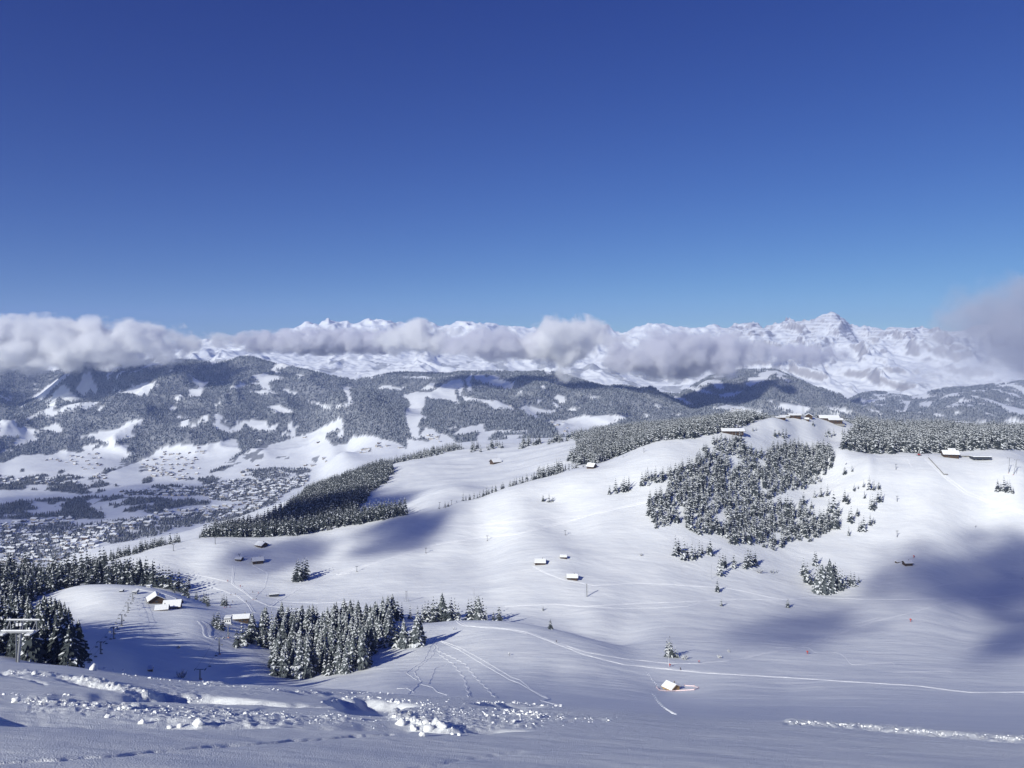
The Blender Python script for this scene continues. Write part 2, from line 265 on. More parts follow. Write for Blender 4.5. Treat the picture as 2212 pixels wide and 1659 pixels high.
def mat(name, col, rough=.8, spec=.3, metal=0, noise=None, bump=None):
    m = bpy.data.materials.new(name); m.use_nodes = True; n = m.node_tree; b = n.nodes['Principled BSDF']
    b.inputs['Base Color'].default_value = (*col, 1); b.inputs['Roughness'].default_value = rough
    b.inputs['Specular IOR Level'].default_value = spec; b.inputs['Metallic'].default_value = metal
    tc = n.nodes.new('ShaderNodeTexCoord')
    if noise:
        s, amt = noise; t = n.nodes.new('ShaderNodeTexNoise'); t.inputs['Scale'].default_value = s; t.inputs['Detail'].default_value = 4
        r = n.nodes.new('ShaderNodeMapRange'); r.inputs[3].default_value = 1 - amt; r.inputs[4].default_value = 1 + amt
        mx = n.nodes.new('ShaderNodeVectorMath'); mx.operation = 'SCALE'; mx.inputs[0].default_value = col
        n.links.new(tc.outputs['Object'], t.inputs[0]); n.links.new(t.outputs[0], r.inputs[0]); n.links.new(r.outputs[0], mx.inputs['Scale']); n.links.new(mx.outputs[0], b.inputs['Base Color'])
    if bump:
        s, d = bump; t = n.nodes.new('ShaderNodeTexNoise'); t.inputs['Scale'].default_value = s; t.inputs['Detail'].default_value = 3
        bp = n.nodes.new('ShaderNodeBump'); bp.inputs['Distance'].default_value = d
        n.links.new(tc.outputs['Object'], t.inputs[0]); n.links.new(t.outputs[0], bp.inputs['Height']); n.links.new(bp.outputs[0], b.inputs['Normal'])
    return m
def nd(n, t, **k):
    x = n.nodes.new(t)
    for a, v in k.items(): setattr(x, a, v)
    return x
SNOW = (.82, .84, .87)
# ------------------------------------------------------------------ the snow of the slopes
def ground_mat(name, near):
    m = bpy.data.materials.new(name); m.use_nodes = True; n = m.node_tree; L = n.links; b = n.nodes['Principled BSDF']
    b.inputs['Roughness'].default_value = .65; b.inputs['Specular IOR Level'].default_value = .25
    tc = nd(n, 'ShaderNodeTexCoord'); P_ = tc.outputs['Object']
    fo = nd(n, 'ShaderNodeAttribute', attribute_name='forest'); ro = nd(n, 'ShaderNodeAttribute', attribute_name='rock')
    t = nd(n, 'ShaderNodeTexNoise'); t.inputs['Scale'].default_value = .05 if near else .03; t.inputs['Detail'].default_value = 6; L.new(P_, t.inputs[0])
    cr = nd(n, 'ShaderNodeValToRGB'); cr.color_ramp.elements[0].position = .3; cr.color_ramp.elements[0].color = (.79, .81, .85, 1); cr.color_ramp.elements[1].position = .7; cr.color_ramp.elements[1].color = (.86, .87, .89, 1)
    L.new(t.outputs[0], cr.inputs[0])
    m1 = nd(n, 'ShaderNodeMix', data_type='RGBA'); L.new(fo.outputs['Fac'], m1.inputs[0]); L.new(cr.outputs[0], m1.inputs[6])
    f2 = nd(n, 'ShaderNodeTexNoise'); f2.inputs['Scale'].default_value = .06; f2.inputs['Detail'].default_value = 3; L.new(P_, f2.inputs[0])
    c2 = nd(n, 'ShaderNodeValToRGB'); c2.color_ramp.elements[0].position = .35; c2.color_ramp.elements[0].color = (.06, .065, .075, 1); c2.color_ramp.elements[1].position = .7; c2.color_ramp.elements[1].color = (.2, .21, .23, 1)
    L.new(f2.outputs[0], c2.inputs[0]); L.new(c2.outputs[0], m1.inputs[7])
    m2 = nd(n, 'ShaderNodeMix', data_type='RGBA'); L.new(ro.outputs['Fac'], m2.inputs[0]); L.new(m1.outputs[2], m2.inputs[6])
    f3 = nd(n, 'ShaderNodeTexNoise'); f3.inputs['Scale'].default_value = .01; f3.inputs['Detail'].default_value = 6; L.new(P_, f3.inputs[0])
    c3 = nd(n, 'ShaderNodeValToRGB'); c3.color_ramp.elements[0].color = (.12, .11, .12, 1); c3.color_ramp.elements[1].color = (.34, .31, .30, 1)
    L.new(f3.outputs[0], c3.inputs[0]); L.new(c3.outputs[0], m2.inputs[7]); L.new(m2.outputs[2], b.inputs['Base Color'])
    if near:
        g = nd(n, 'ShaderNodeTexNoise'); g.inputs['Scale'].default_value = 42; g.inputs['Detail'].default_value = 2; L.new(P_, g.inputs[0])
        g2 = nd(n, 'ShaderNodeTexNoise'); g2.inputs['Scale'].default_value = 2.2; g2.inputs['Detail'].default_value = 4; L.new(P_, g2.inputs[0])
        b1 = nd(n, 'ShaderNodeBump'); b1.inputs['Distance'].default_value = .03; L.new(g.outputs[0], b1.inputs['Height'])
        b2 = nd(n, 'ShaderNodeBump'); b2.inputs['Distance'].default_value = .035; L.new(g2.outputs[0], b2.inputs['Height']); L.new(b1.outputs[0], b2.inputs['Normal'])
        mp3 = nd(n, 'ShaderNodeMapping'); mp3.inputs['Scale'].default_value = (.05, .13, .1); mp3.inputs['Rotation'].default_value = (0, 0, .5); L.new(P_, mp3.inputs[0])
        g3 = nd(n, 'ShaderNodeTexNoise'); g3.inputs['Scale'].default_value = 1; g3.inputs['Detail'].default_value = 6; g3.inputs['Roughness'].default_value = .55; L.new(mp3.outputs[0], g3.inputs[0])
        b3 = nd(n, 'ShaderNodeBump'); b3.inputs['Distance'].default_value = .9; L.new(g3.outputs[0], b3.inputs['Height']); L.new(b2.outputs[0], b3.inputs['Normal'])
        L.new(b3.outputs[0], b.inputs['Normal'])
    return m
m_near = ground_mat('snow_ground', True); m_far = ground_mat('snow_far', False)
def sheet(name, X, Y, Z, m, attrs=None):
    nr, nc = X.shape; V = np.stack([X, Y, Z], -1).reshape(-1, 3); i = np.arange(nr * nc).reshape(nr, nc)
    Q = np.stack([i[:-1, :-1], i[:-1, 1:], i[1:, 1:], i[1:, :-1]], -1).reshape(-1, 4)
    o = link(name, mesh_np(name, V, Q, m, smooth=True, attrs={k: a.reshape(-1) for k, a in (attrs or {}).items()}))
    o['kind'] = 'structure'; return o
# ------------------------------------------------------------------ clearings and woods, traced as outlines on the ground
def K1(q): return [(.3427 * a, 606.4 + .3427 * b) for a, b in q]
def K2(q): return [(727.7 + .3427 * a, 606.4 + .3427 * b) for a, b in q]
def K3(q): return [(1455.4 + .3421 * a, 606.4 + .3421 * b) for a, b in q]
def K4(q): return [(.3427 * a, 970.3 + .3427 * b) for a, b in q]
def K5(q): return [(727.7 + .3427 * a, 970.3 + .3427 * b) for a, b in q]
def K6(q): return [(1455.4 + .3421 * a, 970.3 + .3421 * b) for a, b in q]
clear = [K1(q) for q in (
 [(750,712),(840,672),(910,642),(995,655),(940,690),(925,728),(850,718)], [(175,755),(230,712),(320,650),(420,582),(440,600),(340,675),(250,738)],
 [(480,690),(520,590),(560,580),(620,680),(600,720),(560,690),(530,740)], [(310,725),(400,650),(440,700),(500,745),(430,770),(370,740)],
 [(150,880),(240,830),(340,785),(370,795),(290,825),(180,882)], [(0,880),(100,875),(110,920),(240,940),(350,898),(405,935),(380,960),(250,950),(180,990),(60,985),(0,990)],
 [(500,985),(600,960),(720,945),(850,880),(910,875),(900,900),(830,935),(850,990),(780,1000),(720,1030),(650,1025),(600,990)], [(1140,915),(1215,890),(1215,912),(1150,922)],
 [(1490,885),(1680,880),(1690,930),(1760,895),(1730,955),(1650,950),(1600,935),(1550,915)], [(1670,795),(1760,785),(1840,825),(1840,845),(1750,835)],
 [(1580,700),(1680,685),(1750,715),(1650,722)], [(1780,680),(1880,710),(1860,728),(1790,708)], [(1450,680),(1510,645),(1570,660),(1480,684)],
 [(1610,595),(1660,600),(1690,650),(1720,690),(1660,680),(1630,640)], [(600,825),(650,785),(665,800),(620,828)], [(190,660),(230,640),(225,660)], [(1340,790),(1385,770),(1350,812)],
 [(0,1160),(130,1100),(330,1095),(380,1065),(500,1090),(650,1040),(820,1035),(780,1080),(830,1100),(700,1170),(620,1230),(600,1420),(-4000,1420),(-4000,1160)],
 [(860,1140),(1000,1060),(1130,1025),(1250,1045),(1400,1010),(1480,1000),(1520,1080),(1450,1130),(1310,1200),(1290,1420),(600,1420),(700,1190)],
 [(1320,1210),(1500,1110),(1650,1040),(1800,1010),(1950,960),(2150,870),(2165,910),(2050,985),(2100,1040),(2230,1030),(2230,1110),(2000,1420),(1290,1420)],
 [(2160,670),(2200,690),(2225,770),(2150,800),(2100,790),(2200,770),(2190,730)], [(1940,760),(2100,800),(2080,812),(1960,778)], [(1860,590),(1910,590),(1890,615)])] + [K2(q) for q in (
 [(395,735),(430,715),(530,700),(600,700),(700,635),(780,620),(790,650),(740,700),(770,775),(720,765),(560,735),(545,800),(530,840),(570,860),(520,880),(510,990),(560,930),(620,935),(630,960),(680,965),(770,1030),(650,1040),(540,990),(480,1000),(440,900),(430,820),(470,790),(440,745)],
 [(760,700),(790,630),(805,650),(775,730)], [(825,700),(812,620),(860,575),(842,640),(852,710)], [(780,730),(1000,760),(1110,790),(1120,822),(1000,808),(900,765),(800,758)],
 [(1150,800),(1200,790),(1300,820),(1390,810),(1370,835),(1250,840),(1300,884),(1230,862)], [(870,600),(1000,610),(1080,640),(1110,690),(1000,670),(870,628)],
 [(1320,885),(1450,880),(1560,850),(1780,850),(1870,860),(1740,880),(1700,930),(1560,985),(1400,980),(1380,920)], [(690,930),(800,915),(700,944)], [(890,970),(920,920),(930,950),(1200,940),(1200,965),(1000,960),(920,1030),(880,1030)],
 [(1140,695),(1170,690),(1165,712)], [(1260,750),(1295,755),(1270,778)], [(1595,722),(1680,745),(1600,744)], [(2005,785),(2090,800),(2020,806)], [(30,1060),(100,980),(220,980),(380,1020),(440,1060),(440,1300),(0,1300),(-20,1100)],
 [(30,670),(60,690),(90,760),(80,800),(20,790),(70,770),(60,720)], [(0,860),(35,870),(30,930),(0,950)], [(440,1000),(900,1040),(1100,1030),(1300,1020),(1600,980),(1600,1150),(440,1150)], [(780,930),(930,900),(900,960),(720,980)], [(350,680),(440,670),(430,685),(360,692)])] + [K3(q) for q in (
 [(25,660),(120,670),(200,690),(280,720),(250,727),(160,702),(80,688)], [(240,810),(330,780),(430,795),(550,830),(540,860),(380,850),(350,820)], [(630,800),(700,780),(810,790),(890,800),(880,812),(750,828)],
 [(940,785),(1050,810),(1140,830),(1120,850),(1020,830)], [(630,600),(670,595),(750,640),(720,642)], [(2080,880),(2140,870),(2230,900),(2230,922),(2100,922)], [(1450,830),(1460,780),(1510,740),(1480,800),(1440,850)], [(0,730),(60,745),(130,785),(90,785),(0,750)], [(585,760),(615,760),(610,772)], [(520,830),(560,820),(560,840)])]
woods_valley = [K4(q) for q in (
 [(-600,180),(300,172),(560,168),(620,200),(760,235),(700,262),(520,285),(300,262),(-600,268)], [(920,245),(1100,225),(1200,180),(1450,178),(1440,212),(1200,235),(1050,260),(930,262)],
 [(-600,335),(300,325),(560,305),(800,295),(1100,305),(1340,320),(1320,355),(1150,362),(1050,398),(900,402),(700,398),(650,444),(300,452),(-600,444)],
 [(880,110),(975,108),(975,140),(880,145)], [(900,180),(960,178),(960,205),(900,210)], [(1860,140),(1960,138),(1955,170),(1870,172)], [(1580,50),(1660,30),(1650,60),(1590,80)], [(1740,50),(1830,30),(1810,70),(1740,90)],
 [(480,190),(640,180),(640,200),(500,215)], [(1310,145),(1420,90),(1600,10),(1680,-60),(1760,-60),(1600,50),(1450,110),(1330,150)], [(630,150),(800,70),(960,-10),(1010,0),(880,70),(660,160)],
 [(1950,50),(2010,45),(1985,100)], [(130,130),(160,128),(155,150),(120,152)], [(360,130),(400,130),(395,155),(365,158)])]
village_top = K4([(750,270),(940,262),(1250,240),(1450,200),(1700,195),(1950,170),(1900,240),(1780,290),(1740,335),(1640,335),(1340,325),(1300,300),(800,292)])
gardens = [K4(q) for q in ([(0,480),(560,470),(1000,430),(1300,400),(1520,380),(1700,300),(1750,340),(1450,455),(1100,500),(1000,545),(700,605),(560,560),(400,600),(0,600)], [(1500,150),(1900,60),(2000,100),(1800,180),(1650,200)], [(0,600),(350,600),(560,640),(420,700),(0,690)])]
gardens.append(village_top)
def inany(px, py, polys):
    r = np.zeros(np.shape(px), bool)
    for q in polys: r |= inpoly(px, py, q)
    return r
GPY = HY - GZ / GY * F                       # the row each ground point shows at
wx_ = GX + 5 * fbm(WX / 90, GY / 90, 3); wy_ = GPY + 3 * fbm(WX / 90 + 9, GY / 90 + 5, 3)
isclear = inany(wx_, wy_, clear)
small = fbm(WX / 260 + 40, GY / 420, 4) > .42
right_patch = (GX > 1860) & (fbm(WX / 170 + 7, GY / 300, 4) > .16)
hillwood = (GY > 4300) & ~isclear & ~small & ~right_patch & (GPY < 1000)
hillwood &= ~((GY > 6900) & (fbm(WX / 300, GY / 500 + 3, 3) > .25))
valwood = (GY > 2450) & inany(wx_, wy_ + 6 * fbm(WX / 220, GY / 300, 3), woods_valley) & (fbm(WX / 140, GY / 200 + 8, 4) > -.08)
FOREST = (hillwood | valwood).astype(float)
ROCK = np.zeros_like(GX)
near_i = int(np.searchsorted(rows, 2450))
snow_slope = sheet('snow_slope', WX[:near_i + 1], GY[:near_i + 1], GZ[:near_i + 1], m_near, {'forest': FOREST[:near_i + 1], 'rock': ROCK[:near_i + 1]})
hills = sheet('hills', WX[near_i:], GY[near_i:], GZ[near_i:], m_far, {'forest': FOREST[near_i:] * .8, 'rock': ROCK[near_i:]})
# ------------------------------------------------------------------ the far range
mcols = np.concatenate([np.arange(-2400, -200, 40.0), np.arange(-200, 2420, 3.0), np.arange(2440, 4800, 40.0)])
mrows = np.exp(np.linspace(math.log(9400), math.log(18500), 330))
MX, MYY = np.meshgrid(mcols, mrows); MP = mrel(MX, MYY)
MWX = (MX - CX) / F * MYY; MZ = (HY - MP) / F * MYY
am = sstep(9800, 11200, MYY) * (1 - .75 * np.exp(-((MYY - MY) / 420.0) ** 2))
rg = ridged(MWX / 1500 + .35 * fbm(MWX / 900, MYY / 900, 3), MYY / 2600, 6, .55)
MZ += am * (rg - 1.0) * (120 + 80 * sstep(1450, 1700, MX)) + am * 30 * fbm(MWX / 160, MYY / 160, 4) + 34 * np.exp(-((MYY - MY) / 520.0) ** 2) * (ridged(MWX / 210, MYY / 500, 4) - .95)
strata = sstep(12800, 13600, MYY) * (1 - sstep(15000, 15500, MYY)) * sstep(1450, 1600, MX)
ph = (MZ + 40 * fbm(MWX / 500, MYY / 500, 3)) / 62.0
MZ += strata * 7 * np.sin(ph * 2 * np.pi)
gzx = np.gradient(MZ, axis=1) / np.gradient(MWX, axis=1); gzy = np.gradient(MZ, axis=0) / np.gradient(MYY, axis=0)
slope = np.sqrt(gzx ** 2 + gzy ** 2)
rockm = np.clip(sstep(.85, 1.4, slope + .5 * fbm(MWX / 120, MYY / 120, 4)) * (.45 + .35 * sstep(1450, 1700, MX)) + strata * sstep(.35, .8, np.sin(ph * 2 * np.pi + 1.2) + .9 * fbm(MWX / 300, MYY / 300, 3)) * .38, 0, 1)
fm = ((MYY < 11800) & (fbm(MWX / 350, MYY / 600, 5) > .22 + .25 * (MX > 1680)) & (HY - MZ / MYY * F > 775)).astype(float) * .55
mountain_range = sheet('mountain_range', MWX, MYY, MZ, m_far, {'forest': fm, 'rock': rockm})
# ------------------------------------------------------------------ lookups on the ground
GPYf = HY - GZ / GY * F
def prof(px):
    j = min(max(int(np.searchsorted(cols, px)) - 1, 0), len(cols) - 2); t = (px - cols[j]) / (cols[j + 1] - cols[j]); return j, t
def depth_at(px, py, ymin=70.0, ymax=9800):
    if ymin == 950: ymax = 1750
    j, t = prof(px); g = GPYf[:, j] * (1 - t) + GPYf[:, j + 1] * t; i0 = int(np.searchsorted(rows, ymin)); i1 = int(np.searchsorted(rows, ymax)) - 1
    k = np.nonzero(g[i0:i1] <= py)[0]
    if not len(k): return float(rows[i0 + int(np.argmin(g[i0:i1]))])
    i = i0 + int(k[0])
    if i == i0: return float(rows[i])
    f = (g[i - 1] - py) / max(1e-6, g[i - 1] - g[i]); return float(rows[i - 1] + (rows[i] - rows[i - 1]) * min(1, max(0, f)))
def zg(x, y):
    px = CX + x / y * F; j, t = prof(px); i = min(max(int(np.searchsorted(rows, y)) - 1, 0), len(rows) - 2); s = (y - rows[i]) / (rows[i + 1] - rows[i])
    return float((GZ[i, j] * (1 - t) + GZ[i, j + 1] * t) * (1 - s) + (GZ[i + 1, j] * (1 - t) + GZ[i + 1, j + 1] * t) * s)
def at(px, py, ymin=70.0):
    y = depth_at(px, py, ymin); x = (px - CX) / F * y; return Vector((x, y, zg(x, y)))
def zg_v(x, y):
    px = CX + x / y * F; j = np.clip(np.searchsorted(cols, px) - 1, 0, len(cols) - 2); t = np.clip((px - cols[j]) / (cols[j + 1] - cols[j]), 0, 1)
    i = np.clip(np.searchsorted(rows, y) - 1, 0, len(rows) - 2); s = (y - rows[i]) / (rows[i + 1] - rows[i])
    return (GZ[i, j] * (1 - t) + GZ[i, j + 1] * t) * (1 - s) + (GZ[i + 1, j] * (1 - t) + GZ[i + 1, j + 1] * t) * s
RUNMIN = np.minimum.accumulate(np.where(GY > 45, GPYf, 1e9), axis=0)
# ------------------------------------------------------------------ trees
m_needle_lit = mat('frosted_lit_needles', (.10, .115, .125), .9, .1, noise=(1.5, .4)); m_needle = mat('needles', (.055, .065, .072), .9, .1, noise=(1.5, .5)); m_tsnow = mat('snow_on_branches', (.66, .68, .72), .7, .2, noise=(2.5, .12)); m_bark = mat('bark', (.07, .05, .04), .9, .1, noise=(4, .4))  # lit needles carry sunlight on frost in their colour; plain ones stay darker
m_valneedle = mat('valley_needles', (.04, .045, .05), .9, .1, noise=(.05, .4)); m_valsnow = mat('valley_frost', (.2, .21, .23), .8, .1, noise=(.05, .2))
m_farneedle = mat('needles_frosted', (.05, .058, .065), .9, .1, noise=(.05, .45)); m_farsnow = mat('frost', (.31, .33, .37), .8, .1, noise=(.05, .15))
def spruce(seed, layers=15, per=8, rad=.19, snow=.62, skirt=.04, seg=2, lean=0):
    """unit height; returns verts, quads, material ids (0 needles, 1 snow)"""
    r = random.Random(seed); V = []; Q = []; M = []
    def quad(a, b, c, d, m): n = len(V); V.extend([a, b, c, d]); Q.append((n, n + 1, n + 2, n + 3)); M.append(m)
    for i in range(layers):
        t = i / (layers - 1); z0 = skirt + (1 - skirt) * (t ** .93) * .955; R0 = rad * (1 - t) ** .82 + .014; R0 *= r.uniform(.8, 1.12)
        n = max(4, int(per * (1 - .45 * t))); a0 = r.random() * 6.28
        for k in range(n):
            a = a0 + 6.283 * k / n + r.uniform(-.25, .25); L = R0 * r.uniform(.72, 1.18); dr = L * r.uniform(.45, .8); w = L * r.uniform(.30, .46) + .006
            ca, sa_ = math.cos(a), math.sin(a); zt = z0 + r.uniform(-.012, .012)
            def pt(f, s, dz):      # f along, s across, dz below
                return (ca * L * f - sa_ * w * s, sa_ * L * f + ca * w * s, zt - dr * f ** 1.5 - dz)
            th = .018 * (1 - t) + .008; load = r.random() < snow
            prev = None
            for q in range(seg):
                f0 = .12 + .88 * q / seg; f1 = .12 + .88 * (q + 1) / seg; w0 = (1.0, .85, .5)[q] if seg == 2 else 1; w1 = (.85, .12)[q] if seg == 2 else .15
                # needle curtain below
                for s in (-1, 1):
                    quad(pt(f0, 0, 0), pt(f1, 0, 0), pt(f1, s * w1 * 1.25, th * 2.3), pt(f0, s * w0 * 1.25, th * 2.3), 0)
                    if load: quad(pt(f0, 0, -th * .5), pt(f1, 0, -th * .5), pt(f1, s * w1 * .8, th * .55), pt(f0, s * w0 * .8, th * .55), 1)
    for k in range(4):       # the leader
        a = 1.57 * k; quad((0, 0, 1.0), (.012 * math.cos(a), .012 * math.sin(a), .94), (.02 * math.cos(a + .8), .02 * math.sin(a + .8), .90), (.012 * math.cos(a + 1.57), .012 * math.sin(a + 1.57), .94), k % 2)
    return np.array(V), np.array(Q), np.array(M)
def trunk_me(rad=.011, top=.9):
    V = []; Q = []
    for k, (z, q) in enumerate(((-.06, 1.2), (.02, 1), (.5, .6), (top, .15))):
        for j in range(7): a = j * 6.283 / 7; V.append((math.cos(a) * rad * q, math.sin(a) * rad * q, z))
    for k in range(3):
        for j in range(7): Q.append((k * 7 + j, k * 7 + (j + 1) % 7, k * 7 + 7 + (j + 1) % 7, k * 7 + 7 + j))
    return mesh_np('trunk', V, np.array(Q), m_bark, smooth=True)
tr_me = trunk_me()
NEAR = []
for k in range(7):
    V, Q, M = spruce(100 + k, layers=22, per=11, rad=(.17, .2, .15, .185, .21, .16, .24)[k], snow=(.68, .36, .75, .28, .6, .45, .72)[k])
    NEAR.append(mesh_np('crown', V, Q, [m_needle_lit, m_tsnow], M))
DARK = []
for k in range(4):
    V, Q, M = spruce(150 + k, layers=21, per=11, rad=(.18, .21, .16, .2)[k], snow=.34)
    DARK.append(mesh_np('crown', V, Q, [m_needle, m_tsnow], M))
DARKR = ('mound', 'leftfront', 'leftmid', 'spur', 'strip', 'pair')  # regions with darker, less snowy crowns; on the spur this paints in shade
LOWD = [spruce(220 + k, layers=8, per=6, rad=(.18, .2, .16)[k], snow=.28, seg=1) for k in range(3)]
LOW = [spruce(200 + k, layers=8, per=6, rad=(.17, .2, .15, .19, .22)[k], snow=.5, seg=1) for k in range(5)]
def far_unit(seed):
    r = random.Random(seed); V = []; T = []; M = []
    for (z0, z1, R0) in ((.0, .62, .21), (.35, 1.0, .145)):
        n0 = len(V); V.append((0, 0, z1)); n = 5
        for k in range(n): a = 6.283 * k / n + r.random() * .5; V.append((math.cos(a) * R0 * r.uniform(.8, 1.2), math.sin(a) * R0 * r.uniform(.8, 1.2), z0 + r.uniform(-.03, .03)))
        for k in range(n): T.append((n0, n0 + 1 + k, n0 + 1 + (k + 1) % n)); M.append(1 if r.random() < .42 else 0)
    return np.array(V), np.array(T), np.array(M)
FARU = [far_unit(300 + k) for k in range(6)]
def merge(units, X, Y, Z, Hh, rs):
    Vs = []; Fs = []; Ms = []; off = 0; which = rs.randint(0, len(units), len(X))
    for u, (V, Fc, M) in enumerate(units):
        s = np.nonzero(which == u)[0]
        if not len(s): continue
        a = rs.rand(len(s)) * 6.283; ca, sa_ = np.cos(a)[:, None], np.sin(a)[:, None]; h = Hh[s][:, None]; wd = rs.uniform(.95, 1.4, len(s))[:, None]
        vx = (V[None, :, 0] * ca - V[None, :, 1] * sa_) * h * wd + X[s][:, None]; vy = (V[None, :, 0] * sa_ + V[None, :, 1] * ca) * h * wd + Y[s][:, None]; vz = V[None, :, 2] * h + Z[s][:, None]
        Vs.append(np.stack([vx, vy, vz], -1).reshape(-1, 3)); Fs.append((Fc[None] + (np.arange(len(s)) * len(V))[:, None, None] + off).reshape(-1, Fc.shape[1])); Ms.append(np.tile(M, len(s))); off += len(s) * len(V)
    return np.concatenate(Vs), np.concatenate(Fs), np.concatenate(Ms)
TREES = []     # (x, y, z, height, region)
def T_at(px, py, hU, reg, ymin=70.0, y=None):
    if y is None: p = at(px, py, ymin)
    else: y = warp(px, y); x = (px - CX) / F * y; p = Vector((x, y, zg(x, y)))
    TREES.append((p.x, p.y, p.z, hU / F * p.y, reg))
def wood(poly, space, h, reg, sp, y0, y1, hvar=.34, seed=1, tol=0, mask=None):
    """spread trees over the ground whose picture position ('img') or (column, metres) ('gnd') lies in the outline"""
    rs = np.random.RandomState(seed); xs = [q[0] for q in poly]; pm = sum(xs) / len(xs); ra = warp(pm, (y0 + y1) / 2) / ((y0 + y1) / 2); h *= ra; sp *= ra; y0, y1 = min(warp(p, y0) for p in (pm, min(xs), max(xs))), max(warp(p, y1) for p in (pm, min(xs), max(xs)))
    if space == 'gnd': poly = [(a, warp(a, b)) for a, b in poly]
    X0 = (min(xs) - CX) / F * (y1 if min(xs) < CX else y0); X1 = (max(xs) - CX) / F * (y1 if max(xs) > CX else y0)
    gx, gy = np.meshgrid(np.arange(X0, X1 + sp, sp), np.arange(y0, y1, sp)); gx = gx + rs.uniform(-.48, .48, gx.shape) * sp; gy = gy + rs.uniform(-.48, .48, gx.shape) * sp
    gx, gy = gx.ravel(), gy.ravel(); k = (gy > 50); gx, gy = gx[k], gy[k]; z = zg_v(gx, gy); px = CX + gx / gy * F; py = HY - z / gy * F
    ins = inpoly(px + 11 * fbm(gx / 22, gy / 35, 2), py if space == 'img' else gy, poly) & (fbm(gx / 26 + seed, gy / 40, 3) > -.36); gx, gy, z, px, py = gx[ins], gy[ins], z[ins], px[ins], py[ins]
    hh = h * (1 + rs.uniform(-hvar, hvar, len(gx))) * (1 - .35 * (rs.rand(len(gx)) < .15))
    j = np.clip(np.searchsorted(cols, px) - 1, 0, len(cols) - 1); i = np.clip(np.searchsorted(rows, gy * .985) - 1, 0, len(rows) - 1)
    vis = py - hh / gy * F < RUNMIN[i, j]      # some of the tree can show over the ground in front
    for a in np.nonzero(vis)[0]: TREES.append((gx[a], gy[a], z[a], hh[a], reg))
# woods near the camera
wood([(512,1399),(545,1392),(600,1412),(590,1462),(650,1467),(740,1457),(795,1442),(812,1402),(835,1396),(850,1345),(790,1345),(700,1352),(600,1352),(520,1378)], 'img', 16.5, 'clump', 6.0, 400, 640, seed=2)
for px, py, h in ((840,1396,62),(856,1398,50),(872,1399,64),(886,1398,44),(900,1395,72),(908,1392,58),(862,1388,52),(848,1390,50)): T_at(px, py, h, 'clumpside')
for px, py, h in ((1441,1419,42),(1446,1419,47),(1451,1420,38),(1459,1420,27),(1464,1421,22)): T_at(px, py, h, 'twin')
for px, y, h in ((828,597,46),(838,600,56),(848,604,58),(858,600,50),(868,612,36),(843,612,50),(886,615,34),(902,605,36),(912,597,40),(925,606,48),(935,597,46),(944,602,52),(955,612,62),(962,600,48),(972,597,50),(982,606,52),(990,598,42),(1012,606,48),(1018,600,52),(1026,604,54),(1034,598,58),(1042,606,52),(1050,598,36),(1066,602,26),(1078,597,40),(936,618,52),(975,620,48),(1030,620,52),(918,620,40)): T_at(px, 0, h, 'row', y=y)
wood([(-260,300),(158,300),(166,350),(160,420),(120,470),(-260,500)], 'gnd', 18, 'leftfront', 6.2, 300, 500, seed=3)
wood([(-260,590),(20,590),(70,640),(105,690),(135,745),(180,775),(335,785),(345,850),(200,985),(-260,985)], 'gnd', 21, 'leftmid', 8.6, 590, 985, seed=4)
for a, b, h in ((985,868,105),(1005,868,120),(1025,872,110),(1045,874,112),(1065,880,118),(1085,884,110),(1105,895,100),(1128,895,115),(1150,905,90),(1160,925,70),(1172,925,100),(1190,880,78),(1185,940,60),(1232,948,40),(1240,950,48),(1285,968,62),(1305,985,50),(1315,992,70),(1300,972,60),(1400,985,55),(1412,988,66),(1428,985,60),(960,868,90),(1097,905,35),(1265,958,38)):
    q = K4([(a, b)])[0]; T_at(q[0], q[1], h * .3427 * 1.25, 'mound')
for a, b, h in ((1345,1115,90),(1365,1130,105),(1385,1138,110),(1405,1142,100),(1375,1120,110),(1350,1100,70),(1856,835,105),(1870,832,138),(1890,835,135),(1905,828,140),(1920,818,140),(1935,800,125),(1880,815,130)):
    q = K4([(a, b)])[0]; T_at(q[0], q[1], h * .3427, 'pair')
for a in range(305, 395, 9): q = K4([(a, 990)])[0]; T_at(q[0], q[1], 9, 'bush')
# the woods behind the long ridge
def above_crest(px): return float(np.interp(px, [q[0] for q in R4], [q[2] for q in R4]))   # in the same measure as the outlines
cr = [(p, above_crest(p) + 16) for p in range(190, 400, 20)]
wood(cr + [(p, d + 130) for p, d in cr[::-1]], 'gnd', 15, 'strip', 9, 1000, 1400, seed=5)
wood(K4([(-200,0)])[:0] + [(435,1170),(480,1148),(520,1138),(560,1134),(600,1112),(612,1108),(668,1062),(758,1030),(800,1012),(832,1008),(850,1018),(846,1036),(800,1062),(790,1086),(768,1102),(778,1116),(870,1106),(885,1112),(758,1137),(617,1162),(480,1165)], 'img', 21, 'spur', 7.2, 1170, 2300, seed=6)
cr = [(p, above_crest(p) + 14) for p in range(430, 880, 20)]
wood(cr + [(p, d + 90) for p, d in cr[::-1]], 'gnd', 19, 'spur', 9, 1100, 1450, seed=7)
wood([(806,1850),(840,1845),(900,1870),(968,1890),(1000,1930),(968,2020),(820,2000)], 'gnd', 17, 'field', 10, 1800, 2100, seed=8)
for lo, hi, n in ((1012,1038,8),(1050,1086,9),(1122,1168,22),(1185,1205,6),(1200,1250,16)):
    for k in range(n): r_ = random.Random(lo * 31 + k); T_at(r_.uniform(lo, hi), 0, r_.uniform(15, 24), 'field', y=float(np.interp(lo, [968,1118,1266], [1900,1900,1790])) + r_.uniform(-30, 40))
cr = [(p, above_crest(p) + 8) for p in range(996, 1226, 14)]
wood(cr + [(p, d + 30) for p, d in cr[::-1]], 'gnd', 15, 'ridge', 8.5, 1250, 1600, seed=9)
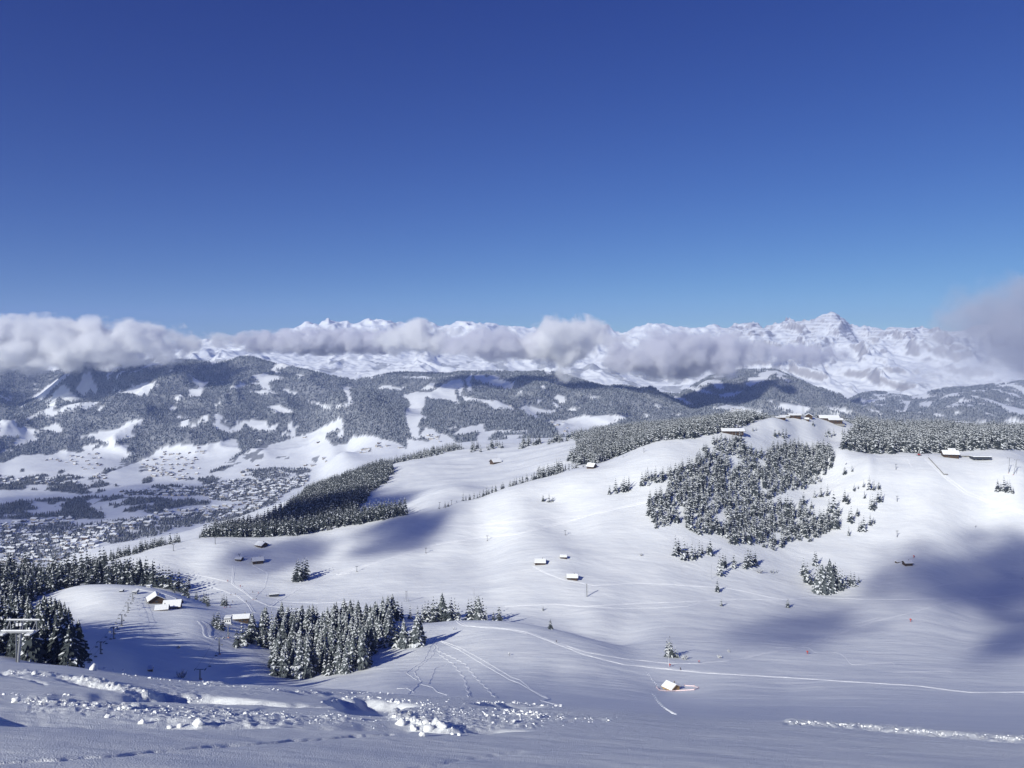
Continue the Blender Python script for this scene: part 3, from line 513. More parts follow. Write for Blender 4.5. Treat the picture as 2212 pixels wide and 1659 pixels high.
wood([(1158,1400),(1212,1425),(1225,1520),(1160,1500)], 'gnd', 21, 'ridge', 9, 1380, 1560, seed=10)
for a, b, h in ((640,375,25),(682,366,42),(702,362,36),(755,337,20),(447,400,32),(255,432,30),(275,430,36),(300,425,34),(320,422,38),(345,418,36),(375,412,30),(400,408,20),(1300,328,46),(1337,334,62),(1360,330,36),(1345,1135,75),(1300,1017,35),(1325,200,0)):
    if h: q = K5([(a, b)])[0]; T_at(q[0], q[1], h * .3427, 'single')
wood([(1225,996),(1255,1002),(1293,1001),(1310,991),(1379,977),(1430,965),(1486,954),(1530,940),(1600,926),(1640,906),(1500,898),(1300,922),(1245,975)], 'img', 20, 'longstrip', 8.0, 1480, 2150, seed=11)
wood([(1245,1480),(1225,1490),(1300,1560),(1420,1640),(1560,1560),(1660,1520),(1700,1700),(1870,1700),(1870,2000),(1240,2000)], 'gnd', 19, 'longstrip', 11, 1480, 2000, seed=12)
A10 = [(1315,1071),(1362,1060),(1413,1046),(1448,1040),(1440,1060),(1400,1085),(1391,1119),(1413,1143),(1481,1130),(1503,1156),(1565,1158),(1577,1176),(1633,1176),(1671,1189),(1712,1170),(1756,1170),(1797,1149),(1818,1138),(1810,1118),(1760,1112),(1722,1088),(1633,1094),(1690,1075),(1763,1047),(1790,1015),(1818,986),(1780,967),(1746,960),(1690,967),(1640,975),(1608,965),(1604,942),(1537,958),(1500,1000),(1462,1020),(1400,1036),(1340,1056)]
wood(A10, 'img', 16.5, 'centre', 7.3, 860, 1500, seed=13)
for a, b, h in ((1080,158,55),(1125,142,50),(1140,265,52),(1165,250,30),(1200,240,50),(1235,255,92),(1265,260,72),(1295,252,56),(1205,310,55),(1255,385,108),(1240,380,90),(1270,370,80),(1310,335,92),(1290,330,70),(1080,330,85),(1100,345,70),(1120,465,112),(1105,460,80),(1160,420,56),(1105,545,62),(1170,520,76),(1200,515,102),(1185,510,70),(1240,480,80),(1262,470,48),(890,305,60),(930,300,78),(972,295,78),(820,350,95),(870,375,60),(1010,400,140),(980,392,90),(1040,420,100),(1030,500,105),(960,500,100),(920,522,112),(690,612,66),(632,638,62),
  (10,678,140),(30,660,100),(65,702,150),(85,690,100),(115,696,120),(135,690,90),(160,680,112),(180,660,80),(230,667,106),(215,655,70),(290,800,152),(310,750,100),(325,740,80),(380,746,96),(450,752,110),(468,745,130),(485,740,120),(515,730,90),(500,735,80),(275,900,84),(300,990,54),(720,1000,70),(820,802,122),(845,850,140),(835,830,100),(890,735,108),(900,730,90),(915,908,170),(935,908,195),(960,905,180),(985,900,215),(1010,885,170),(1030,890,150),(1050,888,145),(1065,880,120),(1080,880,105),(1100,860,80),(1118,862,95),(1140,862,90),(1168,842,50),(868,855,95),(900,880,150),(1020,860,150),(630,782,34),(615,778,24),(650,780,26),(2045,265,80),(2065,262,60),(2085,262,100),(2105,268,76),(2122,272,82),(2142,280,52)):
    q = K6([(a, b)])[0]; T_at(q[0], q[1], h * .3421, 'right' if b > 520 else 'upper')
wood([(1816,970),(1845,975),(1900,983),(2020,979),(2140,972),(2260,972),(2600,975),(2600,915),(2212,915),(2050,912),(1872,905),(1855,915),(1838,938)], 'img', 21, 'rightwood', 8.0, 1120, 1950, seed=14)
wood([(1800,1560),(1875,1560),(1875,1700),(1790,1700)], 'gnd', 17, 'rightwood', 10, 1540, 1700, seed=15)
for a, b, h in ((640,985,60),(690,990,75),(710,985,65),(665,975,40),(960,985,50),(985,985,55),(1010,980,50),(975,965,40),(1065,970,50),(880,915,40),(900,865,50),(915,860,40),(500,950,40),(520,945,30),(1160,880,50),(1110,885,45),(1080,885,40)):
    q = K3([(a, b)])[0]; T_at(q[0], q[1], h * .3421, 'knoll')
TREES = [t for t in TREES]
shown = sorted(range(len(TREES)), key=lambda i: -(TREES[i][3] / TREES[i][1]))
def really(i):
    x, y, z, h, _ = TREES[i]; px = CX + x / y * F; return -10 < px < 2222
RL = {'twin': 'irregular broad conifer in the pair standing alone in the hollow behind the fenced hut', 'clump': 'snow-laden spruce in the dense clump below the foreground crest', 'clumpside': 'snow-laden spruce in the short line on the right edge of the dense clump',
 'row': 'snowy spruce in the broken row standing on the crest behind the dense clump', 'leftfront': 'dark snow-dusted spruce in the wood behind the big lift tower at the left edge',
 'leftmid': 'dark spruce in the shaded wood behind the sunlit mound at the left edge', 'mound': 'spruce in the line running down the right shoulder of the sunlit mound', 'pair': 'spruce in a tight small group standing alone on the left slopes',
 'bush': 'low snow-covered conifer scrub on the sunlit mound', 'strip': 'dark spruce in the thin strip along the left end of the long ridge', 'spur': 'dark spruce in the shaded wood on the spur above the village', 'field': 'spruce beside the sunlit field behind the long ridge',
 'ridge': 'spruce in the thin row along the crest of the long open slope', 'single': 'small spruce standing apart on the open middle slope', 'longstrip': 'snowy spruce in the wood on the ridge left of the hilltop hotels', 'centre': 'snow-covered spruce in the large wood on the middle of the right slope',
 'upper': 'snow-covered spruce scattered on the open snow right of the large wood', 'right': 'snow-laden spruce in the loose groups below the large wood', 'rightwood': 'snow-white spruce in the wood behind the plateau at the right', 'knoll': 'spruce on the steep snow knoll below the hilltop hotels'}
kept = [i for i in shown if really(i)][:300]; ks = set(kept)
import collections
cnt = collections.Counter()
for n_, i in enumerate(kept):
    x, y, z, h, reg = TREES[i]; r_ = random.Random(i)
    wq = 1.75 if reg == 'twin' else 1.28
    o = bpy.data.objects.new('spruce_tree', None); C.objects.link(o); o.empty_display_size = .5; o.location = (x, y, z - .2); o.scale = (h * wq * r_.uniform(.92, 1.1), h * wq * r_.uniform(.92, 1.1), h); o.rotation_euler = (0, 0, r_.random() * 6.28)
    wdt = 1.0
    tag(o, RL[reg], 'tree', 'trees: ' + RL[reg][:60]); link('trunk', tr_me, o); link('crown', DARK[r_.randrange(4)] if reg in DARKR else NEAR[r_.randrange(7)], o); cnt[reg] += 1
rest = np.array([TREES[i][:4] for i in range(len(TREES)) if i not in ks]); dk = np.array([TREES[i][4] in DARKR for i in range(len(TREES)) if i not in ks])
rs = np.random.RandomState(5)
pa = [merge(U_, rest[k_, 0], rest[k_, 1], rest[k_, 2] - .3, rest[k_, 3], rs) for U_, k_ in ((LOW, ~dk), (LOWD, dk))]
V = np.concatenate([pa[0][0], pa[1][0]]); Q = np.concatenate([pa[0][1], pa[1][1] + len(pa[0][0])]); M = np.concatenate([pa[0][2], pa[1][2]])
fo_ = link('spruce_forest', mesh_np('spruce_forest', V, Q, [m_needle, m_tsnow], M)); tag(fo_, 'snowy spruce woods covering the ridges and slopes of the middle distance', 'forest', None, 'stuff')
print('TREES', len(TREES), dict(cnt), 'rest', len(rest))
# ------------------------------------------------------------------ far woods on the hills and in the valley
def far_wood(name, label, mask, y0, y1, spacing, h, seed, dark=False):
    rs = np.random.RandomState(seed); i0, i1 = np.searchsorted(rows, y0), np.searchsorted(rows, y1); i1 = min(i1, len(rows) - 2)
    sub = mask[i0:i1, :-1] & mask[i0:i1, 1:]; ii, jj = np.nonzero(sub); ii += i0
    a = (WX[ii, jj + 1] - WX[ii, jj]) * (GY[ii + 1, jj] - GY[ii, jj]); k = (cols[jj] > -330) & (cols[jj] < 2540) & (GPYf[ii, jj] - h / GY[ii, jj] * F < RUNMIN[np.maximum(ii - 2, 0), jj] + .5)
    ii, jj, a = ii[k], jj[k], a[k]; n = rs.poisson(a / spacing ** 2); ii = np.repeat(ii, n); jj = np.repeat(jj, n)
    s, t = rs.rand(len(ii)), rs.rand(len(ii)); y = GY[ii, jj] * (1 - s) + GY[ii + 1, jj] * s; x = (WX[ii, jj] * (1 - t) + WX[ii, jj + 1] * t) * y / GY[ii, jj]
    V, Q, M = merge(FARU, x, y, zg_v(x, y) - .5, h * rs.uniform(.6, 1.25, len(x)), rs)
    o = link(name, mesh_np(name, V, Q, [m_valneedle, m_valsnow] if dark else [m_farneedle, m_farsnow], M)); tag(o, label, 'forest', None, 'stuff'); print(name, len(x))
far_wood('valley_wood', 'dark trees along the streams and gardens of the valley floor', valwood | ((GY > 2500) & (GY < 4600) & inany(wx_, wy_, gardens) & (fbm(WX / 60, GY / 60, 3) > -.3)), 2460, 4700, 9, 13, 21, True)
far_wood('hillside_forest', 'frosted conifer forest covering the hills across the valley', hillwood, 4300, 6600, 11.5, 17, 22)
far_wood('mountain_forest', 'blue-grey conifer forest on the highest hills below the clouds', hillwood, 6600, 9500, 16, 20, 23)
# ------------------------------------------------------------------ built things
from mathutils import Matrix
class MB:
    def __init__(s): s.V = []; s.F = []
    def box(s, c, d, rz=0, M=None):
        n = len(s.V); R_ = Matrix.Rotation(rz, 3, 'Z')
        for k in range(8):
            v = R_ @ Vector(((k & 1) - .5, ((k >> 1) & 1) - .5, ((k >> 2) & 1) - .5)) * 1
            v = R_ @ Vector((((k & 1) - .5) * d[0], (((k >> 1) & 1) - .5) * d[1], (((k >> 2) & 1) - .5) * d[2]))
            v = v + Vector(c); s.V.append(tuple(v if M is None else M @ v))
        for f in ((0, 2, 3, 1), (4, 5, 7, 6), (0, 1, 5, 4), (2, 6, 7, 3), (0, 4, 6, 2), (1, 3, 7, 5)): s.F.append(tuple(n + q for q in f))
        return s
    def bar(s, a, b, r0, r1=None, n=8):
        a, b = Vector(a), Vector(b); r1 = r0 if r1 is None else r1; d = (b - a).normalized(); u = d.orthogonal().normalized(); w = d.cross(u); k = len(s.V)
        for p, r in ((a, r0), (b, r1)):
            for j in range(n): t = 6.2832 * j / n; s.V.append(tuple(p + (u * math.cos(t) + w * math.sin(t)) * r))
        for j in range(n): s.F.append((k + j, k + (j + 1) % n, k + n + (j + 1) % n, k + n + j))
        s.F.append(tuple(k + j for j in range(n))[::-1]); s.F.append(tuple(k + n + j for j in range(n))); return s
    def poly(s, pts_, fs): n = len(s.V); s.V.extend([tuple(p) for p in pts_]); s.F.extend([tuple(n + q for q in f) for f in fs]); return s
    def build(s, name, m, parent=None, bev=0):
        me = bpy.data.meshes.new(name); me.from_pydata(s.V, [], s.F); me.materials.append(m); me.update()
        b = bmesh.new(); b.from_mesh(me); bmesh.ops.recalc_face_normals(b, faces=b.faces)
        if bev: bmesh.ops.bevel(b, geom=b.edges[:], offset=bev, segments=2, affect='EDGES')
        b.to_mesh(me); b.free(); return link(name, me, parent)
import bmesh
def empty(name, loc, rz=0, label=None, cat=None, group=None):
    o = bpy.data.objects.new(name, None); C.objects.link(o); o.location = loc; o.rotation_euler = (0, 0, rz); o.empty_display_size = .5
    return tag(o, label, cat, group)
m_wood = mat('dark_timber', (.075, .05, .035), .8, .2, noise=(3, .35)); m_tan = mat('pale_timber', (.36, .24, .12), .8, .2, noise=(3, .25)); m_render = mat('pale_render', (.45, .43, .40), .9, .2, noise=(1, .15))
m_roofsnow = mat('roof_snow', (.84, .85, .88), .7, .2, noise=(.8, .04), bump=(1.2, .15)); m_steel = mat('galvanised_steel', (.33, .34, .36), .5, .4, .5, noise=(3, .15)); m_dark = mat('dark_steel', (.05, .055, .07), .6, .3, noise=(3, .2))
m_glass = mat('window_glass', (.03, .04, .06), .15, .5, noise=(2, .2)); m_red = mat('red_paint', (.55, .06, .04), .5, .4, noise=(3, .15)); m_orange = mat('pink_netting', (.72, .58, .6), .8, .1, noise=(3, .1)); m_stone = mat('grey_stone', (.24, .23, .22), .9, .2, noise=(1.5, .3))
m_white = mat('white_box', (.7, .7, .72), .6, .3, noise=(3, .05)); m_pipe = mat('pinkish_padding', (.55, .28, .25), .8, .2, noise=(3, .1))
def house(px, py, wU, y=None, rz=0, deep=.75, wall=.3, roof=.25, label='', cat='hut', name='wooden_hut', mw=None, snow=.35, gable=False, ymin=70, base=None, extra=None, sink=.3):
    """a gabled timber building whose ridge runs along its own x; wU is its width in the picture"""
    p = at(px, py, ymin) if y is None else Vector(((px - CX) / F * y, y, zg((px - CX) / F * y, y)))
    L = wU / F * p.y; W_ = L * deep; hw = L * wall; hr = L * roof; mw = mw or m_wood
    if gable: L, W_ = W_, L; hw = W_ * wall; hr = W_ * roof
    o = empty(name, (p.x, p.y, p.z - sink), rz, label, cat)
    w = MB(); x, yy = L / 2 * .9, W_ / 2 * .88
    w.poly([(-x, -yy, -2), (x, -yy, -2), (x, yy, -2), (-x, yy, -2), (-x, -yy, hw), (x, -yy, hw), (x, yy, hw), (-x, yy, hw), (-x, 0, hw + hr * .9), (x, 0, hw + hr * .9)],
           [(0, 1, 5, 4), (2, 3, 7, 6), (1, 2, 6, 9, 5), (3, 0, 4, 8, 7), (0, 3, 2, 1)]); w.build('wall', mw, o)
    def slab(t0, t1, ex, ey, nm, m, par, bev=0):
        s = MB(); X, Y = L / 2 * ex, W_ / 2 * ey; k = hr / (W_ / 2); e = hw + hr - k * Y; q = hw + hr
        P6 = lambda t: [(-X, -Y, e + t), (X, -Y, e + t), (-X, 0, q + t), (X, 0, q + t), (-X, Y, e + t), (X, Y, e + t)]
        s.poly(P6(t0) + P6(t1), [(0, 2, 3, 1), (2, 4, 5, 3), (6, 7, 9, 8), (8, 9, 11, 10), (0, 1, 7, 6), (4, 10, 11, 5), (0, 6, 8, 2), (2, 8, 10, 4), (1, 3, 9, 7), (3, 5, 11, 9)])
        return s.build(nm, m, par, bev)
    t = .12 + L * .01; r = slab(-t * .3, t * .7, 1.08, 1.12, 'roof', mw, o); slab(t * .7 + .003, t * .7 + snow, 1.05, 1.08, 'roof_snow', m_roofsnow, r, min(.12, snow * .35))
    d = MB().box((-L * .15, -yy - .03, hw * .42), (min(1.2, L * .14), .08, hw * .78)).build('door', m_dark, o)
    if wU >= 18: MB().box((L * .2, W_ * .12, hw + hr * .95 + snow * .5), (L * .05 + .25, L * .05 + .25, 1.5 + snow)).build('chimney', m_stone, r)
    for k in (.12, .3): MB().box((L * k, -yy - .03, hw * .58), (L * .09, .08, hw * .3)).build('window', m_glass, o)
    MB().box((x + .03, 0, hw * .7), (.08, W_ * .16, hw * .34)).build('window', m_glass, o)
    if base: MB().box((0, -W_ * .1, -base / 2 - .1), (L * 1.15, W_ * 1.25, base)).build('terrace', m_stone, o)
    return o
D = R
H_ = [
 (337,1301,34,D(-60),1.0,.26,.30,'open-fronted dark barn with a white snowy roof on the sunlit mound','barn','barn',1),
 (373,1312,36,D(12),.8,.16,.28,'larger snow-roofed farm building on the shaded side of the mound','farm building','farm_building',0),
 (350,1317,27,D(18),.8,.14,.25,'smaller annexe joined to the left of the farm building on the mound','farm building','farm_building',0),
 (565,1180,21,D(-30),.9,.2,.25,'farthest dark hut in the shadow band on the upper left slope','hut','wooden_hut',0),
 (557,1215,24,D(22),.8,.25,.22,'dark chalet on the left slope just above the two lift tracks','chalet','chalet',0),
 (517,1210,15,D(-10),.8,.25,.22,'small lift hut left of the dark chalet on the upper left slope','hut','lift_hut',0),
 (521,1342,36,D(10),.6,.26,.16,'long dark lift station building in the hollow left of the dense clump','lift station','lift_station',0),
 (1070,1001,21,D(35),.8,.2,.3,'lone barn on the sunlit field behind the long ridge','barn','barn',0),
 (1278,1011,18,D(-35),.9,.25,.35,'steep dark barn on the ridge line beside the ridge wood','barn','barn',0),
 (1167,1217,24,D(-4),.9,.18,.22,'largest of the three huts in the middle of the open slope','hut','wooden_hut',0),
 (1217,1205,15,D(-3),.8,.22,.2,'smallest and farthest of the three huts on the open slope','hut','wooden_hut',0),
 (1236,1250,24,D(-3),.8,.2,.22,'nearest of the three huts on the open slope, beside the path','hut','wooden_hut',0),
 (1960,1220,18,D(3),.8,.3,.2,'small dark hut at the edge of the big cloud shadow','hut','wooden_hut',0),
 (1939,1215,10,D(20),.7,.2,.15,'low dark shed left of the hut at the edge of the cloud shadow','shed','shed',0),
 (2052,987,32,D(-14),.7,.22,.22,'brown ski restaurant with snowy roof on the plateau','restaurant','mountain_restaurant',0),
 (2055,977,15,D(-10),.7,.3,.25,'reddish hut behind the plateau restaurant','hut','wooden_hut',0),
 (2044,972,15,D(0),.7,.3,.15,'farthest dark hut behind the plateau restaurant against the wood','hut','wooden_hut',0),
 (1685,904,22,D(4),.6,.12,.08,'lowest flat building at the left end of the hilltop','building','hilltop_building',0),
 (1694,901,20,D(4),.6,.22,.08,'pale building behind the flat one at the left of the hilltop','building','hilltop_building',2),
 (1716,902,26,D(-3),.6,.22,.10,'long dark timber hotel in the middle of the hilltop','hotel','hilltop_hotel',0),
 (1747,902,20,D(70),.8,.22,.22,'gabled chalet right of the mast on the hilltop','chalet','chalet',0),
 (1743,908,10,D(-30),.8,.3,.25,'tiny hut below the gabled chalet beside the mast','hut','wooden_hut',0),
 (1790,908,40,D(-12),.5,.14,.13,'widest hilltop hotel with a broad snowy gable','hotel','hilltop_hotel',0),
 (1804,914,29,D(-10),.6,.26,.12,'three-storey dark hotel standing in front at the right end of the hilltop','hotel','hilltop_hotel',0),
 (1582,936,48,D(-3),.45,.12,.10,'wide restaurant on the ridge left of the hilltop, above the large wood','restaurant','mountain_restaurant',0),
 (1283,945,20,D(10),.8,.25,.25,'lone chalet restaurant behind the ridge wood','restaurant','mountain_restaurant',0),
]
for px, py, w, rz, deep, wl, rf, lab, cat, nm, ty in H_:
    house(px, py, w, rz=rz, deep=deep, wall=wl, roof=rf, label=lab, cat=cat, name=nm, mw={0: m_wood, 1: m_wood, 2: m_render}[ty], base=4 if '1804' in str(px) or nm == 'hilltop_hotel' and px > 1780 else None, snow=.6 if py < 1250 else .45, ymin=(950 if py < 950 else 250))
house(325, 1450, 10, rz=D(15), deep=.9, wall=.6, roof=.4, label='tiny tan hut with a thick cap of snow just beyond the foreground', cat='hut', name='wooden_hut', mw=m_tan, snow=.9)
hn = house(1450, 1490, 30, rz=D(-52), deep=.9, wall=.28, roof=.25, label='snow-roofed hut inside pink safety netting on the lower right slope', cat='hut', name='wooden_hut', mw=m_tan, snow=.45, gable=True)
# netting round that hut
c0 = at(1460, 1489); fn = empty('safety_fence', c0, 0, 'faded pink netting fence around the snow-roofed hut', 'fence')
net = MB(); rim = [at(a, b) - c0 for a, b in ((1418,1486),(1424,1492),(1440,1494),(1460,1493.5),(1480,1492.5),(1500,1491),(1509,1487.5),(1500,1483.5),(1478,1482))]
for i, (a, b) in enumerate(zip(rim, rim[1:])):
    net.poly([a + Vector((0, 0, .15)), b + Vector((0, 0, .15)), b + Vector((0, 0, .6)), a + Vector((0, 0, .6)), a + Vector((0, .04, .15)), b + Vector((0, .04, .15)), b + Vector((0, .04, .6)), a + Vector((0, .04, .6))], [(0, 1, 2, 3), (4, 7, 6, 5), (3, 2, 6, 7), (0, 4, 5, 1)])
net.build('netting', m_orange, fn)
for a in rim: MB().bar(a + Vector((0, 0, -.3)), a + Vector((0, 0, 1.15)), .05, .05, 6).build('fence_post', m_pipe, fn)
# plateau station: roof slab on a pillar, solid dark box standing for the shade of its open side, low shed and retaining wall
def block(px, py, w, h, dep, m, nm, label, cat, rz=0, snow=.5, legs=0, ymin=250, dz=0):
    p = at(px, py, ymin); L = w / F * p.y; Hh = h / F * p.y; o = empty(nm, (p.x, p.y, p.z), rz, label, cat); z0 = Hh * legs
    MB().box((0, 0, (z0 + Hh) / 2 - (.8 if not legs else 0)), (L, dep, Hh - z0 + (1.6 if not legs else 0))).build('wall', m, o)
    rr = MB().box((0, 0, Hh + .15), (L * 1.06, dep * 1.15, .28)).build('roof', m_dark, o); MB().box((0, 0, Hh + .29 + snow / 2), (L * 1.04, dep * 1.1, snow)).build('roof_snow', m_roofsnow, rr, snow * .3)
    if legs:
        for a in (-.32, .05, .38): MB().box((L * a, -dep * .3, z0 / 2 - 1), (L * .06, L * .06, z0 + 2)).build('pillar', m_stone, o)
    for k in range(3): MB().box((L * (-.3 + .3 * k), -dep / 2 - .03, (z0 + Hh) / 2 + Hh * .08), (L * .14, .08, (Hh - z0) * .3)).build('window', m_glass, o)
    return o
block(2118, 993, 38, 6.5, 11, m_dark, 'lift_station', 'wide lift station with a thick white roof over a dark opening on the plateau', 'lift station', D(-3), 1.4, .3)
block(2084, 987, 32, 2.6, 4, m_stone, 'shed', 'long low grey shed between the plateau restaurant and the lift station', 'shed', D(-2), .3)
block(493, 1345, 14, 11, 6, m_white, 'control_cabin', 'pale snow-capped cabin left of the long dark lift station', 'cabin', D(10), .7)
block(293, 1283, 10, 6, 4.5, m_steel, 'top_station', 'small grey lift top station on the crest of the sunlit mound', 'lift station', D(5), .5, .45)
block(592, 1288, 20, 5, 5, m_dark, 'drag_lift_station', 'low dark drag lift station on the open snow above the dense clump', 'lift station', D(20), .5, .35)
block(263, 1278, 7, 2.4, 3, m_dark, 'crate', 'snow-covered crate on the mound left of the top station', 'crate', D(5), .5)
block(322, 1269, 9, 3, 3, m_white, 'tank', 'snow-covered white tank on the mound in front of the dark wood', 'tank', D(0), .6)
# the retaining wall that runs down the piste
o = empty('retaining_wall', at(2022, 1007, 250), 0, 'long grey wall running down the piste beside the plateau', 'wall'); b0 = o.location
w = MB(); pr = [at(2005.5 + 33.5 * k / 12, 989.4 + 36.3 * k / 12, 250) - b0 for k in range(13)]
for a, b in zip(pr, pr[1:]):
    n_ = (b - a).cross(Vector((0, 0, 1))).normalized() * .25
    w.poly([a + n_ - Vector((0, 0, .6)), b + n_ - Vector((0, 0, .6)), b - n_ - Vector((0, 0, .6)), a - n_ - Vector((0, 0, .6)), a + n_ + Vector((0, 0, 1.3)), b + n_ + Vector((0, 0, 1.3)), b - n_ + Vector((0, 0, 1.3)), a - n_ + Vector((0, 0, 1.3))], [(0, 1, 5, 4), (2, 3, 7, 6), (4, 5, 6, 7), (0, 3, 2, 1), (1, 2, 6, 5), (3, 0, 4, 7)])
w.build('wall_run', m_stone, o); MB().box(tuple(pr[-1] + Vector((2.5, 0, .6))), (6, .5, 1.6)).build('wall_end', m_stone, o)
# ------------------------------------------------------------------ lifts
def tower(px, pyb, pyt, label, arm=3.6, group=None, kind='chair', y=None, name='lift_tower', leanx=0.0, r=.32, rz=0):
    p = at(px, pyb) if y is None else Vector(((px - CX) / F * y, y, zg((px - CX) / F * y, y)))
    h = (HY - pyt) / F * p.y - p.z; o = empty(name, p, rz, label, 'lift tower' if kind != 'pole' else 'pole', group)
    top = Vector((leanx, 0, h)); MB().bar((0, 0, -1.5), top - Vector((0, 0, .3)), r, r * .72, 10).build('post', m_steel if kind != 'drag' else m_dark, o)
    if kind == 'pole': MB().bar(top - Vector((0, 0, .3)), top, r * .8, r * .5, 8).build('cap', m_dark, o); return o, p + top
    MB().box(top, (arm, .35, .3)).build('crossarm', m_steel if kind != 'drag' else m_dark, o)
    for s in (-1, 1):
        q = MB()
        q.box(top + Vector((s * arm / 2, 0, -.05)), (.18, 2.2, .2))
        st = q.build('sheave_train', m_dark, o)
        for k in (-.75, -.25, .25, .75): MB().bar(top + Vector((s * arm / 2 - .1, k, .1)), top + Vector((s * arm / 2 + .1, k, .1)), .2, .2, 10).build('sheave', m_dark, st)
        if kind == 'chair': MB().box(top + Vector((s * arm / 2 - s * .45, 0, .12)), (.5, 2.0, .12)).build('walkway_snow', m_roofsnow, o)
    MB().box(top + Vector((-r - .1, 0, -h * .45)), (.08, .4, h * .85)).build('ladder', m_steel, o)
    MB().box((0, 0, .0), (1.3, 1.3, .7)).build('footing', m_pipe if kind == 'chair' and px > 400 else m_stone, o)
    return o, p + top
LG = 'towers of the chairlift over the sunlit mound'
tops = []
for i, (px, pb, pt_, w_) in enumerate(((287, 1294.5, 1282, 'topmost tower of the left chairlift, just below the top station'), (277, 1319.5, 1302, 'second tower from the top of the left chairlift'), (263.5, 1352, 1328, 'third tower from the top of the left chairlift, at the shadow edge'),
                           (246, 1380, 1356, 'fourth tower from the top of the left chairlift, in the shaded hollow'), (218, 1412.5, 1387, 'fifth tower of the left chairlift, with snow on its arms'), (176.5, 1443.5, 1427, 'lowest visible tower of the left chairlift, half hidden by the foreground'))):
    tops.append(tower(px, pb, pt_, w_, 3.4, LG)[1])
tops2 = [tower(px, pb, pt_, l_, 5.2, 'towers of the lift rising from the dark station')[1] for px, pb, pt_, l_ in ((493, 1377.5, 1349, 'tower in front of the dark lift station beside the small tree group'), (474, 1413.5, 1378, 'lone lift tower on the open snow left of the dense clump'), (432.6, 1468, 1446, 'nearest snow-laden lift tower rising behind the foreground edge'))]
# big tower at the left edge
yb = 170.0; bx = (35.5 - CX) / F * yb; bz = zg(bx, yb); def_z = lambda py: (HY - py) / F * yb - bz
o = empty('lift_tower', (bx, yb, bz), 0, 'big galvanised lift tower with snowy crossarms at the left edge', 'lift tower'); ux = yb / F
MB().bar((0, 0, -1), (9.5 * ux, 0, def_z(1369)), .36, .27, 14).build('post', m_steel, o)
cx_ = 9.5 * ux
arm = MB().box((-2 * ux + 3 * ux, 0, def_z(1365)), (72 * ux, .45, .42)).build('crossarm', m_steel, o)
MB().box((3 * ux, 0, def_z(1365) + .31), (72 * ux, .5, .2)).build('arm_snow', m_roofsnow, arm, .05)
g = MB(); g.box((11.5 * ux, .5, def_z(1341.5)), (73 * ux, .22, .22))
for a, b in ((-17, -12), (-17, -22), (40, 33), (40, 44)): g.bar((a * ux, .5, def_z(1342)), (b * ux, 0, def_z(1364)), .09)
for a in (7, 12): g.bar((a * ux, .5, def_z(1342)), (a * ux, 0, def_z(1367)), .08)
gg = g.build('gantry', m_steel, o); MB().box((11.5 * ux, .5, def_z(1341.5) + .2), (72 * ux, .26, .16)).build('gantry_snow', m_roofsnow, gg, .04)
for s in (-26, 32):
    wk = MB().box((s * ux, 0, def_z(1368)), (1.3, 3.2, .1)); wk.bar((s * ux - .6, -1.6, def_z(1368) + .5), (s * ux - .6, 1.6, def_z(1368) + .5), .04); wk.bar((s * ux + .6, -1.6, def_z(1368) + .5), (s * ux + .6, 1.6, def_z(1368) + .5), .04)
    wk.build('walkway', m_steel, o); MB().box((s * ux, 0, def_z(1368) + .16), (1.25, 3.1, .2)).build('walkway_snow', m_roofsnow, o, .05)
    st = MB().box((s * ux, 0, def_z(1369)), (.2, 3.6, .25)).build('sheave_train', m_dark, o)
    for k in range(6): MB().bar((s * ux - .1, -1.5 + .6 * k, def_z(1369) - .2), (s * ux + .1, -1.5 + .6 * k, def_z(1369) - .2), .22, .22, 12).build('sheave', m_dark, st)
for a in (3.5, 11): MB().box((a * ux, -.3, def_z(1348)), (.5, .3, .65)).build('junction_box', m_white, o, .04)
MB().box((cx_ * .5 - .45, -.1, def_z(1400)), (.06, .45, (1431 - 1369) * ux)).build('ladder', m_steel, o)
# ropes and chairs
def rope(pts3, label, off):
    cu = MB(); 
    for a, b in zip(pts3, pts3[1:]):
        n_ = 8
        for k in range(n_):
            f = lambda t: a.lerp(b, t) + Vector((off, 0, -((b - a).length * .012) * 4 * t * (1 - t)))
            cu.bar(f(k / n_), f((k + 1) / n_), .035, .035, 5)
    tag(cu.build('haul_rope', m_dark), label, 'cable'); return lambda s, t: pts3[s].lerp(pts3[s + 1], t) + Vector((off, 0, -((pts3[s + 1] - pts3[s]).length * .012) * 4 * t * (1 - t)))
tl = tops + [Vector((tops[-1].x - 18, tops[-1].y - 60, tops[-1].z + 12))]
rA = rope(tl, 'right hand haul rope of the left chairlift', 1.7); rB = rope(tl, 'left hand haul rope of the left chairlift', -1.7)
rC = rope(tops2[::-1] [::-1], 'right hand haul rope of the lift from the dark station', 2.6); rD = rope(tops2, 'left hand haul rope of the lift from the dark station', -2.6)
def chair_meshes():
    a = MB().bar((0, 0, 0), (0, -.3, -1.5), .05); a.bar((0, -.3, -1.5), (0, 0, -2.6), .05); h = a
    s = MB().box((0, .1, -2.6), (2.0, .55, .12)); b = MB().box((0, .4, -2.25), (2.0, .08, .65)); f = MB().bar((-1, -.35, -2.3), (1, -.35, -2.3), .04); f.bar((-1, -.35, -2.3), (-1, .4, -2.1), .03); f.bar((1, -.35, -2.3), (1, .4, -2.1), .03)
    sn = MB().box((0, .08, -2.45), (1.95, .5, .18))
    return h, s, b, f, sn
def make_chair(loc, label, group):
    o = empty('lift_chair', loc, 0, label, 'lift chair', group); o.scale = (.7, .7, .7); h, s, b, f, sn = chair_meshes()
    h.build('hanger', m_steel, o); s.build('seat', m_dark, o); b.build('backrest', m_dark, o); f.build('safety_bar', m_steel, o); sn.build('seat_snow', m_roofsnow, o, .05); return o
ch0 = None; CG = 'empty chairs of the left chairlift'
